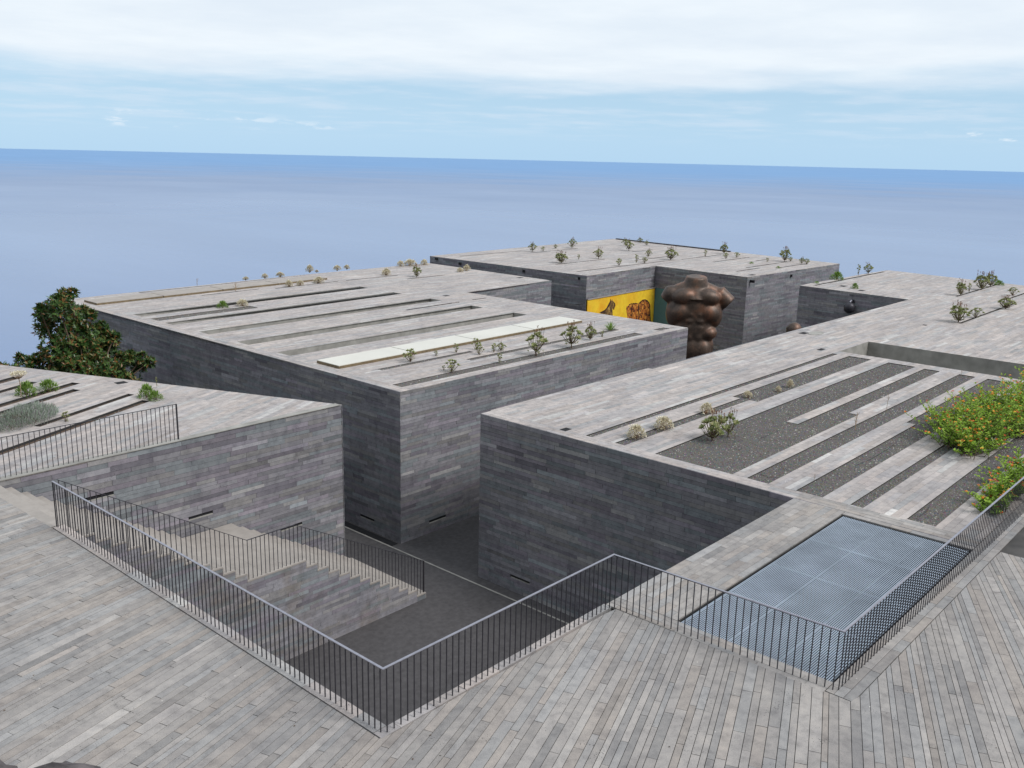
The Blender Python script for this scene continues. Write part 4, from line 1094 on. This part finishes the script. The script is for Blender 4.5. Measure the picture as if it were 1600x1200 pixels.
    # left block
    plant('leafy', 'leafy_shrub', 76, 612, 16, 'rounded bright green bush behind the lavender on the left roof', None, 1.05, -.06)
    plant('leafy', 'leafy_shrub', 42, 620, 20, 'bright green bush behind a tall pale flower head', None, .8, -.06)
    plant('leafy', 'leafy_shrub', 230, 624, 20, 'bright green bush at the end of a soil strip, larger of a pair', None, .7, -.06)
    plant('leafy', 'leafy_shrub', 243, 628, 15, 'yellow-green bush crowding its larger neighbour on the left roof', None, .8, -.06)
    plant('suc3', 'succulent_shrub', 245, 606, 17, 'slim dry seed spike on the left roof beside the paired bushes', None, .3, 0)
    plant('suc3', 'succulent_shrub', 103, 662, 19, 'sparse small succulent behind the short railing', None, .9, -.06)
    # umbel on a tall bare stalk
    p = onz(33, 622, -.05); t = empty('dried_umbel', p, 'tall pale dried flower head on a bare stalk', 'plant')
    s = MB(); s.tube([(0, 0, 0), (.02, 0, .4), (0, .02, .62)], [.018, .014, .012], 5); fo = MB(); rr = random.Random(4)
    for i in range(26):
        a = 2.4*i; r = .24*sqrt(i/26); q = Vector((cos(a)*r, sin(a)*r, .80-.9*r*r)); s.tube([(0, .02, .6), q], [.006, .004], 3)
        for _ in range(9): fo.leaf(q+Vector((rr.gauss(0, .025), rr.gauss(0, .025), rr.gauss(0, .02))), vec(rr.uniform(0, 6.3), rr.uniform(.2, 1.4)), Vector((0, 0, 1)), .07, .04, rr.random())
    s.build('stem', 'dry_wood', t); fo.build('flower_head', 'dry_flower', t)
    # lavender mound
    p = onz(42, 664, -.05); t = empty('lavender_bush', p, 'broad grey-green lavender mound with mauve tips on the left roof', 'plant')
    fo = MB(); st = MB(); ax = Vector((cos(radians(24.6)), sin(radians(24.6)), 0)); ay = Vector((-ax.y, ax.x, 0)); rr = random.Random(8)
    for i in range(60): st.tube([ax*rr.uniform(-.7, .7)+ay*rr.uniform(-.25, .25), ax*rr.uniform(-.85, .85)+ay*rr.uniform(-.3, .3)+Vector((0, 0, .45))], [.008, .004], 3)
    for i in range(5200):
        a, b_ = rr.uniform(-1, 1), rr.uniform(-1, 1)
        if a*a+b_*b_ > 1: continue
        top = .60*sqrt(max(0, 1-a*a*.9-b_*b_*.85))*(1+.12*sin(9*a+3)*sin(7*b_)); k = rr.random()**.45
        q = ax*a*1.05+ay*b_*.5+Vector((0, 0, top*k*.9))
        fo.leaf(q, Vector((rr.gauss(0, .35)+a*ax.x*.5, rr.gauss(0, .35)+a*ax.y*.5, 1)).normalized(), ax, rr.uniform(.07, .15), .016, rr.random())
    st.build('stem', 'bark', t); fo.build('foliage', 'lavender_leaf', t)
    # lantana hedge
    def lantana(spots, hh, per, seed, label, spread=.5):
        """arching leafy shoots with flower heads at their tips, rooted along the given spots"""
        rr = random.Random(seed); o = Vector((spots[0][0], spots[0][1], -.03)); t = empty('lantana_bush', o, label, 'plant'); fo = MB(); fl = MB(); st = MB()
        for (x, y, k) in spots:
            for i in range(per):
                az = rr.uniform(0, 6.28); L = hh*k*rr.uniform(.6, 1.12); lean = rr.uniform(.05, 1.25)
                p0 = Vector((x+rr.gauss(0, .22), y+rr.gauss(0, .16), -.03))-o
                d = Vector((cos(az)*lean, sin(az)*lean, 1)).normalized(); side = Vector((cos(az), sin(az), 0))
                pts = [p0+d*L*q+side*(spread*L*q*q*.5)-Vector((0, 0, .22*L*q*q*lean)) for q in (0, .35, .7, 1)]
                pts = [Vector((p.x, p.y, max(p.z, .03))) for p in pts]
                st.tube(pts, [.012, .009, .006, .004], 3)
                nl = int(20*k)+6
                for q in range(nl):
                    f = (q+rr.random())/nl; f = .15+.85*f; seg = min(2, int(f*3)); g = f*3-seg; p = pts[seg].lerp(pts[seg+1], g)
                    a2 = 2.4*q; dd = (vec(a2, rr.uniform(-.2, .7))+d*.35).normalized(); sz = rr.uniform(.04, .075)
                    fo.leaf(p, dd, Vector((0, 0, 1)), sz*1.7, sz, min(1, max(0, .18+.6*f*rr.uniform(.6, 1.2))))
                if rr.random() < .45:
                    for tip in range(rr.choice((1, 1, 2))):
                        c = pts[3].lerp(pts[2], tip*.5)+Vector((rr.gauss(0, .02), rr.gauss(0, .02), .03+.02*tip)); t0 = rr.random()
                        for _ in range(8): fl.leaf(c+Vector((rr.gauss(0, .013), rr.gauss(0, .013), rr.gauss(0, .008))), vec(rr.uniform(0, 6.28), rr.uniform(-.1, .9)), Vector((0, 0, 1)), .045, .034, min(1, max(0, t0+rr.gauss(0, .15))))
        st.build('stem', 'bark', t); fo.build('foliage', 'lantana_leaf', t); fl.build('flower', 'lantana_flower', t)
    rr = random.Random(77); spots = [(26.5, 6.7, .8), (26.9, 7.2, 1.0), (27.6, 6.6, 1.1), (27.7, 7.6, 1.0), (28.5, 7.0, 1.25), (28.7, 8.0, .8), (29.4, 6.3, 1.0), (29.6, 7.3, 1.15), (30.6, 6.7, 1.2), (31.0, 7.6, 1.0)]
    spots += [(31.2+i*.62, 6.8+rr.uniform(-.7, .7), rr.uniform(.95, 1.3)) for i in range(11)]
    lantana(spots, 1.05, 42, 1, 'big spreading lantana bush dotted with orange flowers over the gravel beds')
    lantana([(22.3, 4.95, .55), (22.7, 5.1, .7), (23.2, 4.95, .9), (23.6, 5.15, .7), (24.1, 5.0, .9), (24.7, 5.1, 1.0), (25.3, 5.0, .9), (25.9, 5.1, 1.0)], .72, 17, 3, 'low straggling lantana with orange flowers growing along the railing')
build_plants()

def build_tree():
    base = Vector((16.0, 38.0, -5.9)); rr = random.Random(21)
    t = empty('magnolia_tree', base, 'dark glossy evergreen tree with rusty leaf undersides behind the left roof', 'tree')
    tr = MB(); fo = MB()
    C = []
    # crown clumps given as photo pixels with a distance, spread through the crown depth
    for px, py, r in ((92, 480, .62), (105, 500, .75), (75, 510, .6), (120, 525, .85), (90, 545, .75), (140, 545, .85), (165, 535, .6), (65, 570, .6), (45, 572, .45), (105, 575, .85), (150, 575, .85), (185, 565, .55), (205, 560, .4), (180, 590, .7), (125, 600, .9), (85, 596, .7), (215, 572, .35), (222, 548+12, .28), (128, 490, .4), (68, 490, .42), (160, 512, .3), (178, 520+8, .3), (5, 580, .35), (25, 582, .35), (100, 463, .35), (200, 600, .6)):
        yy = 38+rr.uniform(-1.2, 1.2); d = ray(px, py); C.append((CO+d*(yy/d.y)-base, r))
    for _ in range(26):
        c0, r0 = C[rr.randrange(26)]; d0 = vec(rr.uniform(0, 6.28), rr.uniform(-.6, .35)); C.append((c0+d0*r0*rr.uniform(.95, 1.35), rr.uniform(.14, .24)))
    top = Vector((0, 0, 3.0)); tr.tube([(0, 0, -.3), (.1, 0, 1.2), (0, .1, 2.2), top], [.26, .22, .18, .15], 8)
    for c, r in C:
        m1 = top*.6+c*.4+Vector((rr.uniform(-.3, .3), rr.uniform(-.3, .3), -.3)); tr.tube([top+Vector((0, 0, -.5)), m1, c], [.085, .05, .018], 5)
        r *= .86
        for _ in range(int(270*r*r*1.4)+18):
            d = vec(rr.uniform(0, 6.28), rr.uniform(-1.3, 1.57)); k = rr.random()**.4
            p = c+Vector((d.x*r*k, d.y*r*k, d.z*r*k*.85))
            # sprigs of several leaves
            ax = (d+Vector((0, 0, .6))+Vector((rr.gauss(0, .4), rr.gauss(0, .4), rr.gauss(0, .3)))).normalized()
            hue = rr.random()
            for q in range(5):
                e = ax.orthogonal().normalized(); f = ax.cross(e); a = q*2.4+rr.uniform(0, 1)
                rn = min(.79, max(.02, hue*.8+rr.gauss(0, .1))) if rr.random() > .15 else .92
                fo.leaf(p, (ax*.7+(e*cos(a)+f*sin(a))*.8).normalized(), ax, rr.uniform(.15, .25), .075, rn)
    tr.build('trunk', 'bark', t); fo.build('crown', 'magnolia_leaf', t)
build_tree()
scene.render.resolution_x = 1024; scene.render.resolution_y = 768
